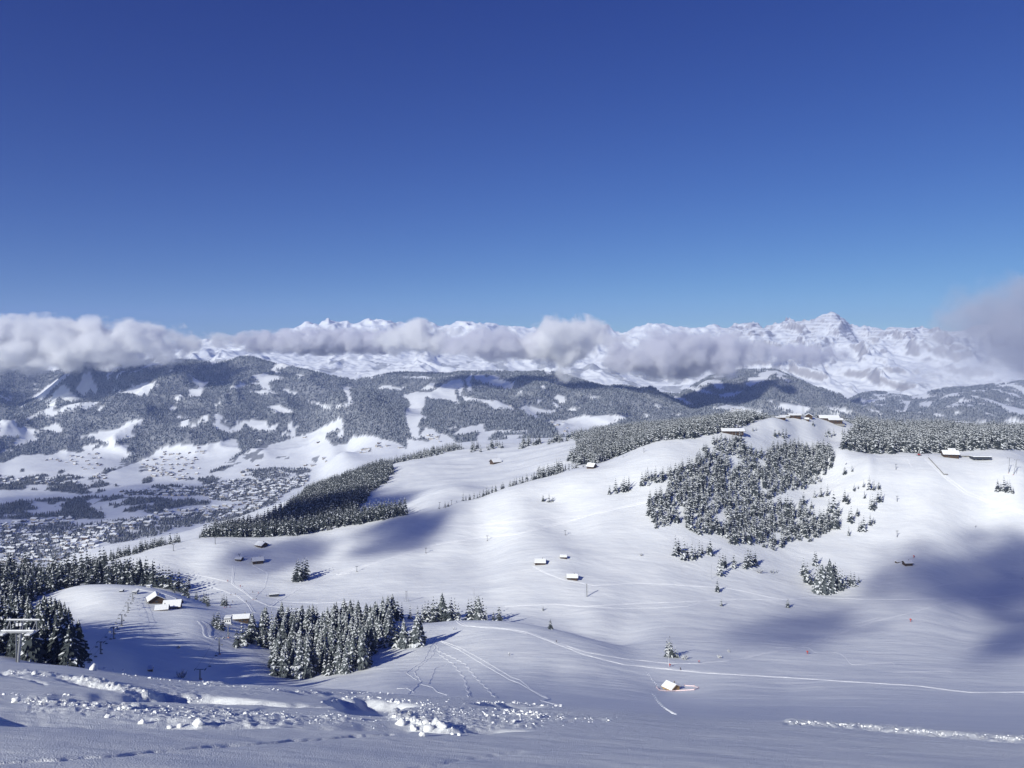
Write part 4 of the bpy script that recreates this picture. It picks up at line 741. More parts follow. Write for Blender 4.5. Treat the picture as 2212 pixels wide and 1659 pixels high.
def put_chair(loc, label, group):
    global ch0
    if ch0 is None: ch0 = make_chair(loc, label, group); return
    r = ch0.copy(); C.objects.link(r); r.location = loc; r['label'] = label; r['group'] = group
    for c in ch0.children: q = c.copy(); C.objects.link(q); q.parent = r
seg_names = ('between the first and second towers', 'between the second and third towers', 'between the third and fourth towers', 'between the fourth and fifth towers', 'between the fifth and lowest towers', 'below the lowest tower')
for s_ in range(6):
    for rp, nm in ((rA, 'right'), (rB, 'left')):
        for k in range(3): put_chair(rp(s_, (k + .6 if nm == 'right' else k + .25) / 3), 'empty %s-rope chair of left chairlift, %s' % (nm, seg_names[s_].replace('between the ', 'between ')), 'chairs %s, %s rope' % (seg_names[s_], nm))
for s_, w_ in ((0, 'beside the small tree group'), (1, 'between lone tower and nearest tower')):
    for k in range(3): put_chair(rC(s_, (k + .4) / 3), 'empty chair of the dark station lift, ' + w_, 'chairs of the second lift ' + w_)
# drag lift pylons, poles, masts
for px, pb, pt_, l_ in ((771, 1235, 1224, 'lowest left drag lift pylon beside the long lift track'), (920, 1195, 1184, 'drag lift pylon on the track, second from the left'), (1052.6, 1168.5, 1157.5, 'drag lift pylon on the track where the slope levels'), (1221, 1156, 1146, 'drag lift pylon above the huts, off the track'),
  (949.8, 1099, 1085, 'left of the two pylons on the ridge line'), (975.5, 1090, 1080.5, 'right of the two pylons on the ridge line'), (1229.8, 1017, 1003, 'lift pylon at the right end of the ridge tree row'), (1346, 988, 976, 'lift pylon on the ridge in front of the long wood'), (1391, 977, 969, 'farthest pylon on the ridge in front of the long wood'),
  (465, 1175.5, 1161.5, 'pylon on the left slope near the dark spur wood'), (374.6, 1190, 1176, 'pylon at the left end of the long ridge'), (1935.4, 1014, 1003, 'upper faint pylon on the slope below the plateau'), (1937.8, 1083, 1072, 'middle faint pylon on the slope below the plateau'), (1938, 1160, 1147, 'lower faint pylon on the slope above the cloud shadow'), (517, 1206, 1197, 'short pylon beside the small lift hut on the upper left slope')):
    tower(px, pb, pt_, l_, 2.2, kind='drag', r=.2)
for px, pb, pt_, l_ in ((1024, 1292, 1272, 'dark straight pole behind the tree row'), (1536.5, 1251, 1220, 'thin bare pole beside the loose spruces'), (2005.5, 985, 977, 'short pole at the top of the grey wall')):
    tower(px, pb, pt_, l_, kind='pole', r=.16, name='pole')
tower(2178.6, 1022, 989.4, 'left of the two leaning lift towers at the right edge', 6, leanx=1.4, r=.4); tower(2188.5, 1026, 993, 'right of the two leaning lift towers at the right edge', 6, leanx=5.0, r=.4)
def lattice(px, pb, pt_, w0, w1, label, ymin=70, name='lattice_mast'):
    p = at(px, pb, ymin); h = (HY - pt_) / F * p.y - p.z; o = empty(name, p, .4, label, 'mast'); b = MB(); n_ = 8
    for sx in (-1, 1):
        for sy in (-1, 1): b.bar((sx * w0, sy * w0, -.5), (sx * w1, sy * w1, h), .12, .1, 6)
    b.build('frame', m_steel, o); b = MB()
    for k in range(n_):
        z0, z1 = h * k / n_, h * (k + 1) / n_; a, c = lerp(w0, w1, k / n_), lerp(w0, w1, (k + 1) / n_)
        b.bar((-a, -a, z0), (c, -c, z1), .06, .06, 5); b.bar((a, a, z0), (-c, c, z1), .06, .06, 5); b.bar((-a, a, z0), (-c, -c, z1), .06, .06, 5); b.bar((a, -a, z0), (c, c, z1), .06, .06, 5)
    b.build('bracing', m_steel, o); MB().bar((0, 0, h - .3), (0, 0, h + 1.2), .08).build('antenna', m_dark, o); return o
lattice(1267.5, 1289, 1261.6, .45, .35, 'slim lattice pole on the open snow right of the three huts'); lattice(1735, 907, 876, 1.4, 1.0, 'tall grey communications mast on the hilltop between the hotels', 950, 'communications_mast')
p = at(878, 1299, 560); o = empty('frame_pylon', p, .3, 'three-legged pylon standing behind the tree row', 'pylon'); h = (HY - 1277) / F * p.y - p.z
for a in (-1.7, 0, 1.7): MB().bar((a, -.8 if a else .9, -.5), (a * .3, 0, h), .16, .12, 8).build('leg', m_steel, o)
MB().box((0, 0, h), (2.2, .25, .25)).build('crossarm', m_steel, o)
# snow guns
def gun(px, py, label, lance=0, s=1.0, red=True):
    p = at(px, py); o = empty('snow_gun', p, .5, label, 'snow gun'); c = MB().bar((0, -.6 * s, 1.5 * s), (0, .5 * s, 1.8 * s), .5 * s, .42 * s, 14); c.build('barrel', m_red if red else m_white, o)
    MB().bar((0, 0, -.4), (0, 0, 1.3 * s), .14 * s).build('stand', m_red if red else m_steel, o); MB().bar((0, -.62 * s, 1.49 * s), (0, -.66 * s, 1.48 * s), .36 * s, .36 * s, 12).build('fan_grille', m_dark, o)
    if lance: MB().bar((-.8, 0, 0), (-1.0, 0, lance / F * p.y), .09, .07).build('lance', m_white, o)
    for a in (0, 2.1, 4.2): MB().bar((0, 0, .8 * s), (math.cos(a) * .8 * s, math.sin(a) * .8 * s, -.2), .06 * s).build('leg', m_dark, o)
gun(1967, 1343, 'red snow gun on the shaded upper right slope', s=1.2); gun(1744, 1413, 'red snow gun beside the piste on the right slope', s=1.0); gun(1447, 1440, 'red snow gun with a tall white lance beside the piste', lance=36, s=.8)
gun(1974, 1205, 'reddish snow gun right of the small dark hut in the shadow', s=1.3); gun(1827, 1004, 'snow gun on a post between the wood and the plateau', lance=0, s=1.5, red=False); gun(980, 1361, 'small white snow gun on the near crest beside the tree row', s=.8, red=False); gun(1100, 1416, 'small white snow gun standing alone on the near slope', s=.8, red=False); gun(492, 1256.5, 'red snow gun on the left slope above the tracks', s=.8); gun(519, 1268, 'red snow gun lower on the left slope beside the track', s=.8); gun(2107, 1139, 'pale snow gun on the upper right slope above the shadow', s=1.3, red=False)
# piste groomer
p = at(1985, 984, 250); o = empty('snow_groomer', p, .3, 'red snow groomer parked at the left end of the plateau', 'snow groomer')
for s in (-1, 1): MB().box((0, s * 1.5, .5), (5.2, 1.0, 1.0)).build('track', m_dark, o, .2)
MB().box((.3, 0, 1.4), (3.6, 2.2, .9)).build('body', m_red, o, .1); cb = MB().box((-.6, 0, 2.3), (1.8, 2.1, 1.1)).build('cab', m_red, o, .12); MB().box((-.6, 0, 2.4), (1.85, 2.15, .6)).build('window', m_glass, cb); MB().box((-3.3, 0, .8), (.3, 4.6, 1.2)).build('blade', m_steel, o, .05); MB().box((3.1, 0, .7), (.9, 4.4, .7)).build('tiller', m_dark, o, .05)
# ------------------------------------------------------------------ skiers
def skier_mat(name, jacket, legs):
    m = bpy.data.materials.new(name); m.use_nodes = True; n = m.node_tree; tc = nd(n, 'ShaderNodeTexCoord'); se_ = nd(n, 'ShaderNodeSeparateXYZ'); n.links.new(tc.outputs['Object'], se_.inputs[0])
    cr = nd(n, 'ShaderNodeValToRGB'); cr.color_ramp.interpolation = 'CONSTANT'; e = cr.color_ramp.elements; mp_ = nd(n, 'ShaderNodeMath', operation='DIVIDE'); mp_.inputs[1].default_value = 2.0; n.links.new(se_.outputs[2], mp_.inputs[0]); n.links.new(mp_.outputs[0], cr.inputs[0])
    e[0].color = (*legs, 1); e[1].position = .44; e[1].color = (*jacket, 1); a = e.new(.735); a.color = (.45, .3, .23, 1); b = e.new(.80); b.color = (.05, .05, .06, 1)
    n.links.new(cr.outputs[0], n.nodes['Principled BSDF'].inputs['Base Color']); return m
def body_mesh():
    V = [(0, 0, .95), (0, .05, 1.2), (0, .08, 1.42), (0, .05, 1.53), (0, .03, 1.66), (.11, 0, .88), (.14, -.12, .5), (.14, .02, .08), (-.11, 0, .88), (-.14, -.12, .5), (-.14, .02, .08), (.2, .06, 1.4), (.33, -.05, 1.15), (.36, -.28, 1.02), (-.2, .06, 1.4), (-.33, -.05, 1.15), (-.36, -.28, 1.02), (.14, -.14, .05), (-.14, -.14, .05)]
    E = [(0, 1), (1, 2), (2, 3), (3, 4), (0, 5), (5, 6), (6, 7), (0, 8), (8, 9), (9, 10), (2, 11), (11, 12), (12, 13), (2, 14), (14, 15), (15, 16), (7, 17), (10, 18)]
    rr = [.17, .17, .18, .07, .12, .12, .09, .07, .12, .09, .07, .09, .065, .05, .09, .065, .05, .06, .06]
    me = bpy.data.meshes.new('person'); me.from_pydata(V, E, []); o = bpy.data.objects.new('tmp', me); C.objects.link(o); o.modifiers.new('s', 'SKIN'); 
    if not me.skin_vertices: me.skin_vertices.new() if hasattr(me.skin_vertices, 'new') else None
    for i, q in enumerate(rr): me.skin_vertices[0].data[i].radius = (q, q)
    me.skin_vertices[0].data[0].use_root = True; sb = o.modifiers.new('b', 'SUBSURF'); sb.levels = 1; sb.render_levels = 1
    bpy.context.view_layer.update(); d = bpy.context.evaluated_depsgraph_get(); out_ = bpy.data.meshes.new_from_object(o.evaluated_get(d)); bpy.data.objects.remove(o); out_.name = 'person'; return out_
BM = body_mesh(); JK = {'red': (.5, .04, .04), 'dark': (.03, .035, .05), 'blue': (.04, .1, .35), 'black': (.02, .02, .025)}
def skier(px, py, col, label, group=None, rz=0, dz=0):
    p = at(px, py); me = BM.copy(); me.materials.clear(); me.materials.append(skier_mat('clothes_' + col, JK[col], (.03, .03, .04))); me.polygons.foreach_set('use_smooth', [True] * len(me.polygons))
    o = link('person', me); o.location = p + Vector((0, 0, .12)); o.rotation_euler = (0, 0, rz); tag(o, label, 'person', group)
    for s in (-1, 1):
        MB().box((s * .14, -.1, -.02), (.1, 1.7, .04)).build('ski', m_red, o); MB().bar((s * .37, -.3, 1.05), (s * .5, .15, .0), .02, .02, 5).build('ski_pole', m_dark, o)
for a in ((1202, 1388.5, 'dark', 'skier in dark clothes on the near piste below the crest'), (1510, 1432.5, 'red', 'skier in a red and dark outfit on the upper of the two pistes'), (1470, 1448, 'black', 'skier in black on the lower piste near the fenced hut'), (2208, 1251, 'dark', 'skier in dark clothes at the right edge in the shadow'),
  (502.6, 1301, 'dark', 'skier alone beside the small pair of spruces on the left slope'), (499, 1285, 'blue', 'left of two skiers above the pair of spruces'), (509, 1285, 'dark', 'right of two skiers above the pair of spruces'), (546, 1280, 'dark', 'crouching skier highest on the left tracks'), (558, 1282.5, 'red', 'skier beside the drag lift station path'), (532, 1301, 'dark', 'skier where the two left tracks join'), (575.6, 1288, 'blue', 'skier waiting left of the drag lift station')):
    skier(*a, rz=random.uniform(-1, 1))
for a, b in ((485.4, 1312.5), (489.5, 1312.5), (497, 1311.5)): skier(a, b, 'dark', 'dark figure in the trio standing above the long dark lift station', 'trio of skiers above the dark lift station', random.uniform(-2, 2))
for a, b in ((547, 1295.5), (550.6, 1295.5), (554, 1296)): skier(a, b, 'black', 'dark figure in the trio standing on the joined tracks', 'trio of skiers on the joined tracks', random.uniform(-2, 2))

# frosted shrubs poking out of the snow
m_frost = mat('frosted_twigs', (.62, .64, .68), .8, .1, noise=(2, .15)); m_twig = mat('bare_twigs', (.12, .09, .08), .9, .1, noise=(2, .3))
def shrub(px, py, wU, label, seed):
    p = at(px, py); r_ = random.Random(seed); w_ = wU / F * p.y; o = empty('shrub', p, 0, label, 'shrub'); a, b = MB(), MB()
    for k in range(46):
        t = r_.random() * 6.28; d = r_.random() ** .6 * w_ * .5; q = Vector((math.cos(t) * d * .4, math.sin(t) * d * .4, -.2)); e = Vector((math.cos(t) * d, math.sin(t) * d, w_ * r_.uniform(.2, .5)))
        a.bar(q, e, .07, .03, 5)
        for j in range(3): f = q.lerp(e, r_.uniform(.4, .95)); b.bar(f, f + Vector((r_.uniform(-1, 1), r_.uniform(-1, 1), r_.uniform(.1, .8))) * w_ * .13, .14, .05, 5)
    a.build('stems', m_twig, o); b.build('frosted_twigs', m_frost, o)
for i, a in enumerate(((392, 1463, 26, 'wide frosted shrub beside the nearest lift tower of the hollow'), (1479, 1424, 19, 'frosted shrub right of the lone broad conifers'), (1554, 1421, 11, 'small dark shrub left of a pair on the bank above the piste'), (1574, 1408, 8, 'smallest shrub on the bank above the piste'), (385, 1400, 9, 'small frosted shrub on the hump in the hollow'), (1640, 1237, 20, 'frosted shrub on the open snow left of the dense spruce group'), (1385, 1200, 9, 'tiny shrub below the left spruces of the loose row'))):
    shrub(*a, seed=i)
# ------------------------------------------------------------------ tracks pressed and thrown up in the snow
m_track = mat('broken_snow', (.86, .87, .90), .7, .2, noise=(.5, .05), bump=(2, .12))
def resample(pl, st):
    r = []
    for a, b in zip(pl, pl[1:]):
        n = max(1, int(math.hypot(b[0] - a[0], b[1] - a[1]) / st))
        for k in range(n): r.append((lerp(a[0], b[0], k / n), lerp(a[1], b[1], k / n)))
    r.append(pl[-1]); return r
TRN = 0
def track(pl, width, h, label, ymin=100, wig=0, st=3.0, name='ski_track', sm=2):
    q = resample(pl, st); Pn = []
    for i, (a, b) in enumerate(q):
        if wig: a += wig * math.sin(i * st / 1.9)
        Pn.append(at(a, b, ymin))
    for _ in range(sm): Pn = [Pn[0]] + [(Pn[i - 1] + Pn[i] * 2 + Pn[i + 1]) / 4 for i in range(1, len(Pn) - 1)] + [Pn[-1]]
    V = []; Q = []; prof_ = ((-.55, -.15), (-.42, h * .8), (-.3, h), (-.14, h * .35), (0, h * .2), (.14, h * .35), (.3, h), (.42, h * .8), (.55, -.15)); m = len(prof_)
    for i, p in enumerate(Pn):
        d = (Pn[min(i + 1, len(Pn) - 1)] - Pn[max(i - 1, 0)]); d.z = 0; d = d.normalized() if d.length > 1e-6 else Vector((1, 0, 0)); nn = Vector((-d.y, d.x, 0)); wv = width * (.7 + .35 * (1 + math.sin(i * .37 + len(pl))) * .5 + .3 * random.random())
        for f, z in prof_: x, y = p.x + nn.x * f * wv, p.y + nn.y * f * wv; V.append((x, y, zg(x, y) + z * (.45 + .5 * random.random())))
    for i in range(len(Pn) - 1):
        for k in range(m - 1): Q.append((i * m + k, i * m + k + 1, i * m + m + k + 1, i * m + m + k))
    o = link(name, mesh_np(name, V, np.array(Q), m_track, smooth=True)); o['kind'] = 'structure'; return o
def K8(q): return [(1106 + .5 * a, 1303.8 + .5 * b) for a, b in q]
def K7(q): return [(.5 * a, 1303.8 + .5 * b) for a, b in q]
W_ = 2.2
for pl, w, h in (
 (K5([(750,1080),(800,1108),(880,1118),(1000,1125),(1100,1133)]) + K8([(60,122),(100,135),(200,175),(330,225),(480,262),(650,280),(850,300),(1200,320),(1500,340),(1750,355),(1900,375),(1980,384),(2230,382)]), 3.2, .32),
 (K8([(205,172),(330,212),(500,240),(680,258),(800,258),(920,247),(1000,235),(1100,212),(1250,188),(1400,135),(1550,80),(1700,45),(1840,5)]) + K6([(1870,935)]), 2.6, .26),
 (K6([(1870,935),(2050,985),(2230,1025)]), 2.6, .2), (K5([(1060,990),(1370,975),(1560,990),(1900,970),(2200,960)]) + K6([(0,965),(380,945),(650,950),(880,935),(1150,945),(1400,950),(1870,935),(2050,930),(2230,900)]), 2.6, .26),
 (K5([(1370,975),(1600,993),(1800,1003),(2000,1000),(2212,990)]) + K6([(200,955),(380,950)]), 2.0, .2), (K5([(1235,735),(1330,785),(1440,825),(1620,858),(1900,842),(2200,855)]) + K6([(0,855),(330,875),(480,905),(620,938),(690,946)]), 2.4, .26),
 (K4([(1700,990),(1800,925),(1900,870),(2212,775)]) + K5([(0,790),(200,725),(400,665),(640,595),(900,555),(1150,530),(1350,480),(1500,440),(1640,400),(1800,365),(1980,325)]), 4.6, .4),
 (K5([(680,475),(850,485),(1000,465),(1300,435),(1580,415)]), 4, .25), (K5([(850,490),(1000,492),(1120,500)]), 3, .2), (K4([(1160,785),(1290,800),(1440,835)]), 2.2, .25), (K4([(1290,855),(1400,888),(1500,925),(1570,980),(1600,1030),(1770,1050)]), 2.6, .28),
 (K4([(1475,735),(1465,850),(1530,890),(1600,945),(1700,990),(1900,1010),(2060,1050)]), 2.4, .28), (K4([(1590,730),(1690,780),(1670,870),(1610,930)]), 1.4, .2), (K4([(1740,960),(2000,970),(2212,960)]), 2.4, .25),
 (K4([(860,880),(930,893),(1030,910),(1110,940),(1150,965)]), 1.6, .25),
 (K6([(1590,60),(1640,110),(1710,175),(1830,270),(1950,320),(2230,415)]), 3.4, .4), (K6([(1600,62),(1655,110),(1725,172),(1845,262),(1970,315),(2230,400)]), 2.6, .35), (K6([(1480,60),(1490,90),(1510,115)]), 2, .25),
 (K6([(1890,930),(1980,860),(2100,800)]), 1.4, .15), (K6([(1480,915),(1650,865),(1900,820),(2200,820)]), 1.6, .15), (K8([(1140,190),(1280,190),(1310,213),(1410,213),(1440,230),(1465,264),(1650,255),(1657,270)]), .7, .12), (K8([(1645,297),(1890,291),(1905,300)]), .6, .1), (K8([(1950,197),(2000,183),(2130,170)]), 1.2, .2),
 (K6([(820,1241),(960,1180),(1150,1100),(1290,1065)]), 1.6, .15), (K5([(1010,1130),(1100,1140),(1200,1165)]), 1.4, .15)):
    track(pl, w, h, '')
for pl, w, wg in ((K7([(1890,155),(1990,190),(2080,240),(2212,318)]) + K8([(40,332),(90,375),(150,405),(162,415),(130,420),(165,430),(200,438)]), 1.0, 0), (K7([(1895,160),(1985,200),(2070,252),(2205,330)]) + K8([(35,345),(120,395),(160,412)]), .8, 0),
  (K7([(1880,160),(1900,220),(1960,262),(2005,320),(2030,404)]), .8, 2.4), (K7([(1895,205),(1960,235),(2010,262),(2060,325),(2110,372),(2142,408)]), .8, 2.4), (K7([(1885,165),(1870,225),(1815,270),(1790,300),(1820,335),(1790,370),(1760,392)]), .6, 1.8), (K7([(1880,150),(1830,250),(1800,268),(1755,300),(1800,330)]), .5, .8),
  (K7([(1935,262),(1880,280),(1865,320),(1850,350)]), .6, .8), (K7([(1820,350),(1870,362),(1890,382),(1935,397)]), .6, 0), (K7([(1715,368),(1760,365),(1790,385)]), .6, 0), (K7([(1960,180),(1900,160),(1850,190)]), .5, 0)):
    track(pl, w, .16, '', wig=wg, st=1.6, sm=1)
# boot prints above and below the fenced hut
def prints(pl, label):
    b = MB()
    for i, (a, c) in enumerate(resample(pl, 2.2)):
        p = at(a + (1.4 if i % 2 else -1.4) + random.uniform(-.7, .7), c); b.box(tuple(p + Vector((0, 0, .0))), (.34, .5, .22), rz=random.random() * 3)
    o = b.build('boot_tracks', m_track, None, .06); o['kind'] = 'structure'
prints([(1398,1453),(1408,1468),(1421,1482)], ''); prints([(1411,1500),(1420,1515),(1436,1530),(1457,1543)], '')
# groomed road curving in the hollow
track(K4([(1265,1085),(1295,1105),(1312,1135),(1305,1170),(1320,1190),(1400,1188)]), 6, .35, '', name='snow_road')
# ------------------------------------------------------------------ loose crusts and blocks of snow close by
def lump_unit(seed):
    b = bmesh.new(); bmesh.ops.create_icosphere(b, subdivisions=2, radius=1); r = np.random.RandomState(seed); o3 = r.rand(3) * 9
    V = np.array([v.co[:] for v in b.verts]); V *= (1 + .8 * perlin(V[:, 0] * 1.3 + o3[0], V[:, 1] * 1.3 + V[:, 2] * .9 + o3[1]) + .5 * perlin(V[:, 0] * 3 + o3[2], V[:, 2] * 3 + V[:, 1]))[:, None]; V[:, 2] *= .75
    Fc = np.array([[v.index for v in f.verts] for f in b.faces]); b.free(); return V, Fc, np.zeros(len(Fc), int)
LU = [lump_unit(k) for k in range(6)]; m_block = mat('crust_snow', (.88, .89, .91), .7, .25, noise=(6, .05), bump=(14, .02))
rs = np.random.RandomState(44); LP = []
def lumps(pl, n, sU, spread, vs=None):
    n = int(n * .55); sU *= .62
    q = resample(pl, 2)
    for _ in range(n):
        a, b = q[rs.randint(len(q))]; a += rs.normal() * spread; b += rs.normal() * (vs or spread * .25); LP.append((a, b, sU * rs.lognormal(0, .45)))
lumps([(60,1516),(160,1522),(300,1533),(420,1548)], 150, 2.4, 10, 2.5); lumps([(250,1530),(450,1538),(620,1545),(820,1552)], 420, 1.7, 40, 6); lumps([(20,1452),(120,1460),(220,1474)], 90, 1.5, 9, 2); lumps([(190,1478),(250,1488),(330,1503),(430,1512)], 120, 1.6, 10, 3)
lumps([(260,1460),(400,1470),(480,1478),(560,1485)], 70, 2.0, 12, 2); lumps([(400,1476),(560,1488),(640,1494),(760,1500)], 110, 1.4, 12, 1.5); lumps([(718,1517),(735,1508),(790,1508),(860,1514),(940,1522)], 130, 2.3, 7, 2); lumps([(840,1540),(862,1556),(920,1562),(1000,1572)], 110, 3.0, 9, 3)
lumps([(900,1535),(1000,1535),(1100,1550),(1160,1566)], 330, 1.7, 24, 7); lumps([(1025,1518),(1090,1517),(1150,1521),(1210,1527)], 120, 1.9, 8, 1.5); lumps([(1090,1534),(1140,1540),(1180,1546)], 110, 2.2, 8, 3); lumps([(1150,1548),(1250,1552),(1320,1556)], 80, 1.5, 14, 4); lumps([(1710,1559),(1850,1567),(2000,1581),(2230,1598)], 330, 1.7, 8, 2.2); lumps([(740,1496),(830,1497),(850,1500)], 60, 1.7, 8, 1)
lumps([(0,1500),(60,1498),(150,1502)], 40, 2.2, 12, 2); lumps([(0,1640),(400,1612),(800,1590)], 40, .9, 20, 3); lumps([(500,1500),(1200,1560),(2100,1640)], 60, .8, 250, 30); lumps([(560,1562),(700,1562),(800,1570)], 60, 1.6, 20, 3); lumps([(180,1440),(300,1450)], 18, 2.4, 20, 2)
BIG = [(429,1567,13,'largest rounded snow block, mushroom-shaped, left of centre in the foreground'), (388,1571,8,'upright snow block left of the mushroom-shaped block'), (366,1573,7,'small snow block beside the upright one'), (307,1563,8,'rounded snow block at the end of the long dark trench'), (232,1550,7,'flat snow block on the rim of the long dark trench'), (34,1517,11,'pointed snow lump on the rim at the left edge'), (203,1448,12,'pointed white snow heap on the foreground skyline'), (75,1457,7,'snow lump behind the left ski tracks'),
       (926,1580,15,'big broken snow slab in the middle of the foreground pit'), (893,1577,10,'snow block left of the big broken slab'), (958,1573,10,'snow slab right of the big broken slab'), (912,1590,9,'flat snow slab lying below the big broken slab'), (866,1566,11,'rounded snow lip at the left end of the broken slabs'), (992,1589,6,'small upright block right of the broken slabs'), (978,1587,5,'tiny upright block beside the small upright block'), (862,1519,5,'snow knob on the rim of the dark pit')]
for i, (a, b_, s, lab) in enumerate(BIG):
    p = at(a, b_, 6); V, Fc, M = LU[i % 6]; r0 = .85 * s / F * p.y; me = mesh_np('snow_block', V * r0 * np.array([1, .9, .95 if i % 3 else 1.15]), Fc, m_block, smooth=True); o = link('snow_block', me); o.location = p + Vector((0, 0, r0 * .45)); o.rotation_euler = (0, 0, i * 1.3); tag(o, lab, 'snow block', 'snow blocks thrown up in the foreground')
P_ = np.array([tuple(at(a, b_, 6)) + (s / F,) for a, b_, s in LP if b_ < 1655]); hh = P_[:, 3] * P_[:, 1]
V, Q, M = merge(LU, P_[:, 0], P_[:, 1], P_[:, 2] + hh * .2, hh, rs)
tag(link('snow_crumbs', mesh_np('snow_crumbs', V, Q, m_block, smooth=True)), 'loose crumbs of crusted snow scattered over the foreground', 'snow', None, 'stuff')
# ------------------------------------------------------------------ the village in the valley and its hamlets
m_vw = [mat('village_timber', (.10, .07, .05), .9, .1, noise=(.2, .3)), mat('village_render', (.38, .35, .32), .9, .1, noise=(.2, .1)), mat('village_roof_snow', (.8, .82, .86), .8, .1, noise=(.2, .05))]
def vhouse(L, W2, hw, hr):
    x, y = L / 2, W2 / 2; X, Y, e, t = x * 1.12, y * 1.18, hr * .18, .6
    V = [(-x, -y, -4), (x, -y, -4), (x, y, -4), (-x, y, -4), (-x, -y, hw), (x, -y, hw), (x, y, hw), (-x, y, hw), (-x, 0, hw + hr), (x, 0, hw + hr),
         (-X, -Y, hw - e), (X, -Y, hw - e), (-X, 0, hw + hr + .05), (X, 0, hw + hr + .05), (-X, Y, hw - e), (X, Y, hw - e), (-X, -Y, hw - e + t), (X, -Y, hw - e + t), (-X, 0, hw + hr + t), (X, 0, hw + hr + t), (-X, Y, hw - e + t), (X, Y, hw - e + t)]
    Fw = [(0, 1, 5, 4), (2, 3, 7, 6), (1, 2, 6, 5), (3, 0, 4, 7), (4, 5, 9, 8), (7, 8, 9, 6), (10, 12, 13, 11), (12, 14, 15, 13)]; Fs = [(16, 17, 19, 18), (18, 19, 21, 20), (10, 11, 17, 16), (14, 20, 21, 15), (10, 16, 18, 12), (12, 18, 20, 14), (11, 13, 19, 17), (13, 15, 21, 19)]
    return np.array(V, float), Fw, Fs
VU = []
for k, (L, W2, hw, hr) in enumerate(((15, 12, 6, 3), (12, 10, 5, 2.6), (22, 14, 9, 3.5), (17, 13, 7, 3.4), (28, 14, 11, 3))):
    V, Fw, Fs = vhouse(L, W2, hw, hr); VU.append((V, np.array(Fw + Fs), np.array([k % 2 if k != 2 else 1] * len(Fw) + [2] * len(Fs))))
village = [(K4(q), sp) for q, sp in (
 ([(-500,600),(0,560),(200,520),(350,545),(480,500),(620,480),(700,500),(740,560),(600,600),(640,640),(560,670),(330,715),(-500,720)], 22), ([(-400,440),(60,470),(350,430),(460,430),(440,470),(280,470),(170,540),(-400,540)], 30),
 ([(560,480),(900,440),(1000,400),(1300,370),(1480,350),(1640,330),(1700,350),(1350,470),(1290,430),(1000,450),(900,500),(650,545)], 30), ([(750,270),(940,262),(1250,240),(1450,200),(1700,195),(1950,170),(1900,240),(1780,290),(1740,335),(1640,335),(1340,325),(1300,300),(800,292)], 26),
 ([(-300,185),(560,185),(420,228),(-300,232)], 45), ([(250,70),(400,45),(600,30),(720,50),(640,105),(560,140),(400,90)], 62), ([(880,100),(1000,20),(1250,-20),(1300,60),(1200,100),(1300,140),(1000,150)], 62), ([(930,110),(1100,150),(1300,160),(1200,200),(960,180)], 44), ([(480,140),(640,150),(700,190),(560,190)], 55), ([(1500,120),(1900,80),(2100,40),(2100,70),(1800,170),(1500,180)], 80), ([(1600,-60),(2100,-120),(2200,-60),(1700,0)], 130))]
village += [(K2(q), sp) for q, sp in (([(540,980),(640,975),(660,1020),(560,1020)], 34), ([(250,1030),(400,1010),(420,1060),(260,1070)], 55), ([(135,1055),(205,1045),(205,1090),(135,1090)], 35), ([(1000,760),(1110,800),(1000,800)], 70), ([(1300,890),(1500,880),(1450,960)], 110))]
village += [(K3(q), sp) for q, sp in (([(300,800),(500,815),(520,850),(360,845)], 60), ([(680,785),(820,790),(760,815)], 70))]
VP = []
rs = np.random.RandomState(9)
for poly, sp in village:
    xs = [q[0] for q in poly]; ys = [q[1] for q in poly]; sub = inany(GX, GPYf, [poly]) & (GY > 2400); ii, jj = np.nonzero(sub[:-1, :-1])
    if not len(ii): continue
    a = (WX[ii, jj + 1] - WX[ii, jj]) * (GY[ii + 1, jj] - GY[ii, jj]); n = rs.poisson(a / sp ** 2 * .8); ii, jj = np.repeat(ii, n), np.repeat(jj, n)
    for i, j in zip(ii, jj):
        y = GY[i, j] + rs.rand() * (GY[i + 1, j] - GY[i, j]); x = (cols[j] + rs.rand() * (cols[j + 1] - cols[j]) - CX) / F * y
        if all((x - p[0]) ** 2 + (y - p[1]) ** 2 > (sp * .55) ** 2 for p in VP[-250:]): VP.append((x, y))
VP = [p for p in VP if -40 < CX + p[0] / p[1] * F < 2240]
VP.sort(key=lambda p: p[1]); print('HOUSES', len(VP))
vme = [mesh_np('chalet', V, Q, m_vw, M) for V, Q, M in VU]
# parts for each kind: walls under the snowy roof
vparts = []
def trim(nm, V, Q, M): u, inv = np.unique(Q, return_inverse=True); return mesh_np(nm, V[u], inv.reshape(Q.shape), m_vw, M)
for V, Q, M in VU: vparts.append((trim('wall', V, Q[M != 2], M[M != 2]), trim('roof', V, Q[M == 2], M[M == 2])))
for i, (x, y) in enumerate(VP[:300]):
    k = int(rs.choice(5, p=[.34, .3, .08, .24, .04])); px = CX + x / y * F; z = zg(x, y); py = HY - z / y * F
    area = 'in the near corner of the village at the left edge' if px < 160 and py > 1150 else 'in the dense lower quarter of the village' if py > 1145 else 'in the middle of the village among garden trees' if py > 1090 else 'in the upper part of the village'
    o = empty('chalet', (x, y, z), rs.rand() * .9 - .45 + (1.57 if rs.rand() < .4 else 0), 'small snow-roofed chalet ' + area, 'chalet', 'chalets ' + area); link('wall', vparts[k][0], o); link('roof', vparts[k][1], o)
if len(VP) > 300:
    A = np.array(VP[300:]); V, Q, M = merge([(u[0] / 10, u[1], u[2]) for u in VU[:4]], A[:, 0], A[:, 1], zg_v(A[:, 0], A[:, 1]), np.full(len(A), 10.0), rs)
    tag(link('village_houses', mesh_np('village_houses', V, Q, m_vw, M)), 'far houses of the valley town and the hamlets on the slopes behind it', 'houses', None, 'stuff')
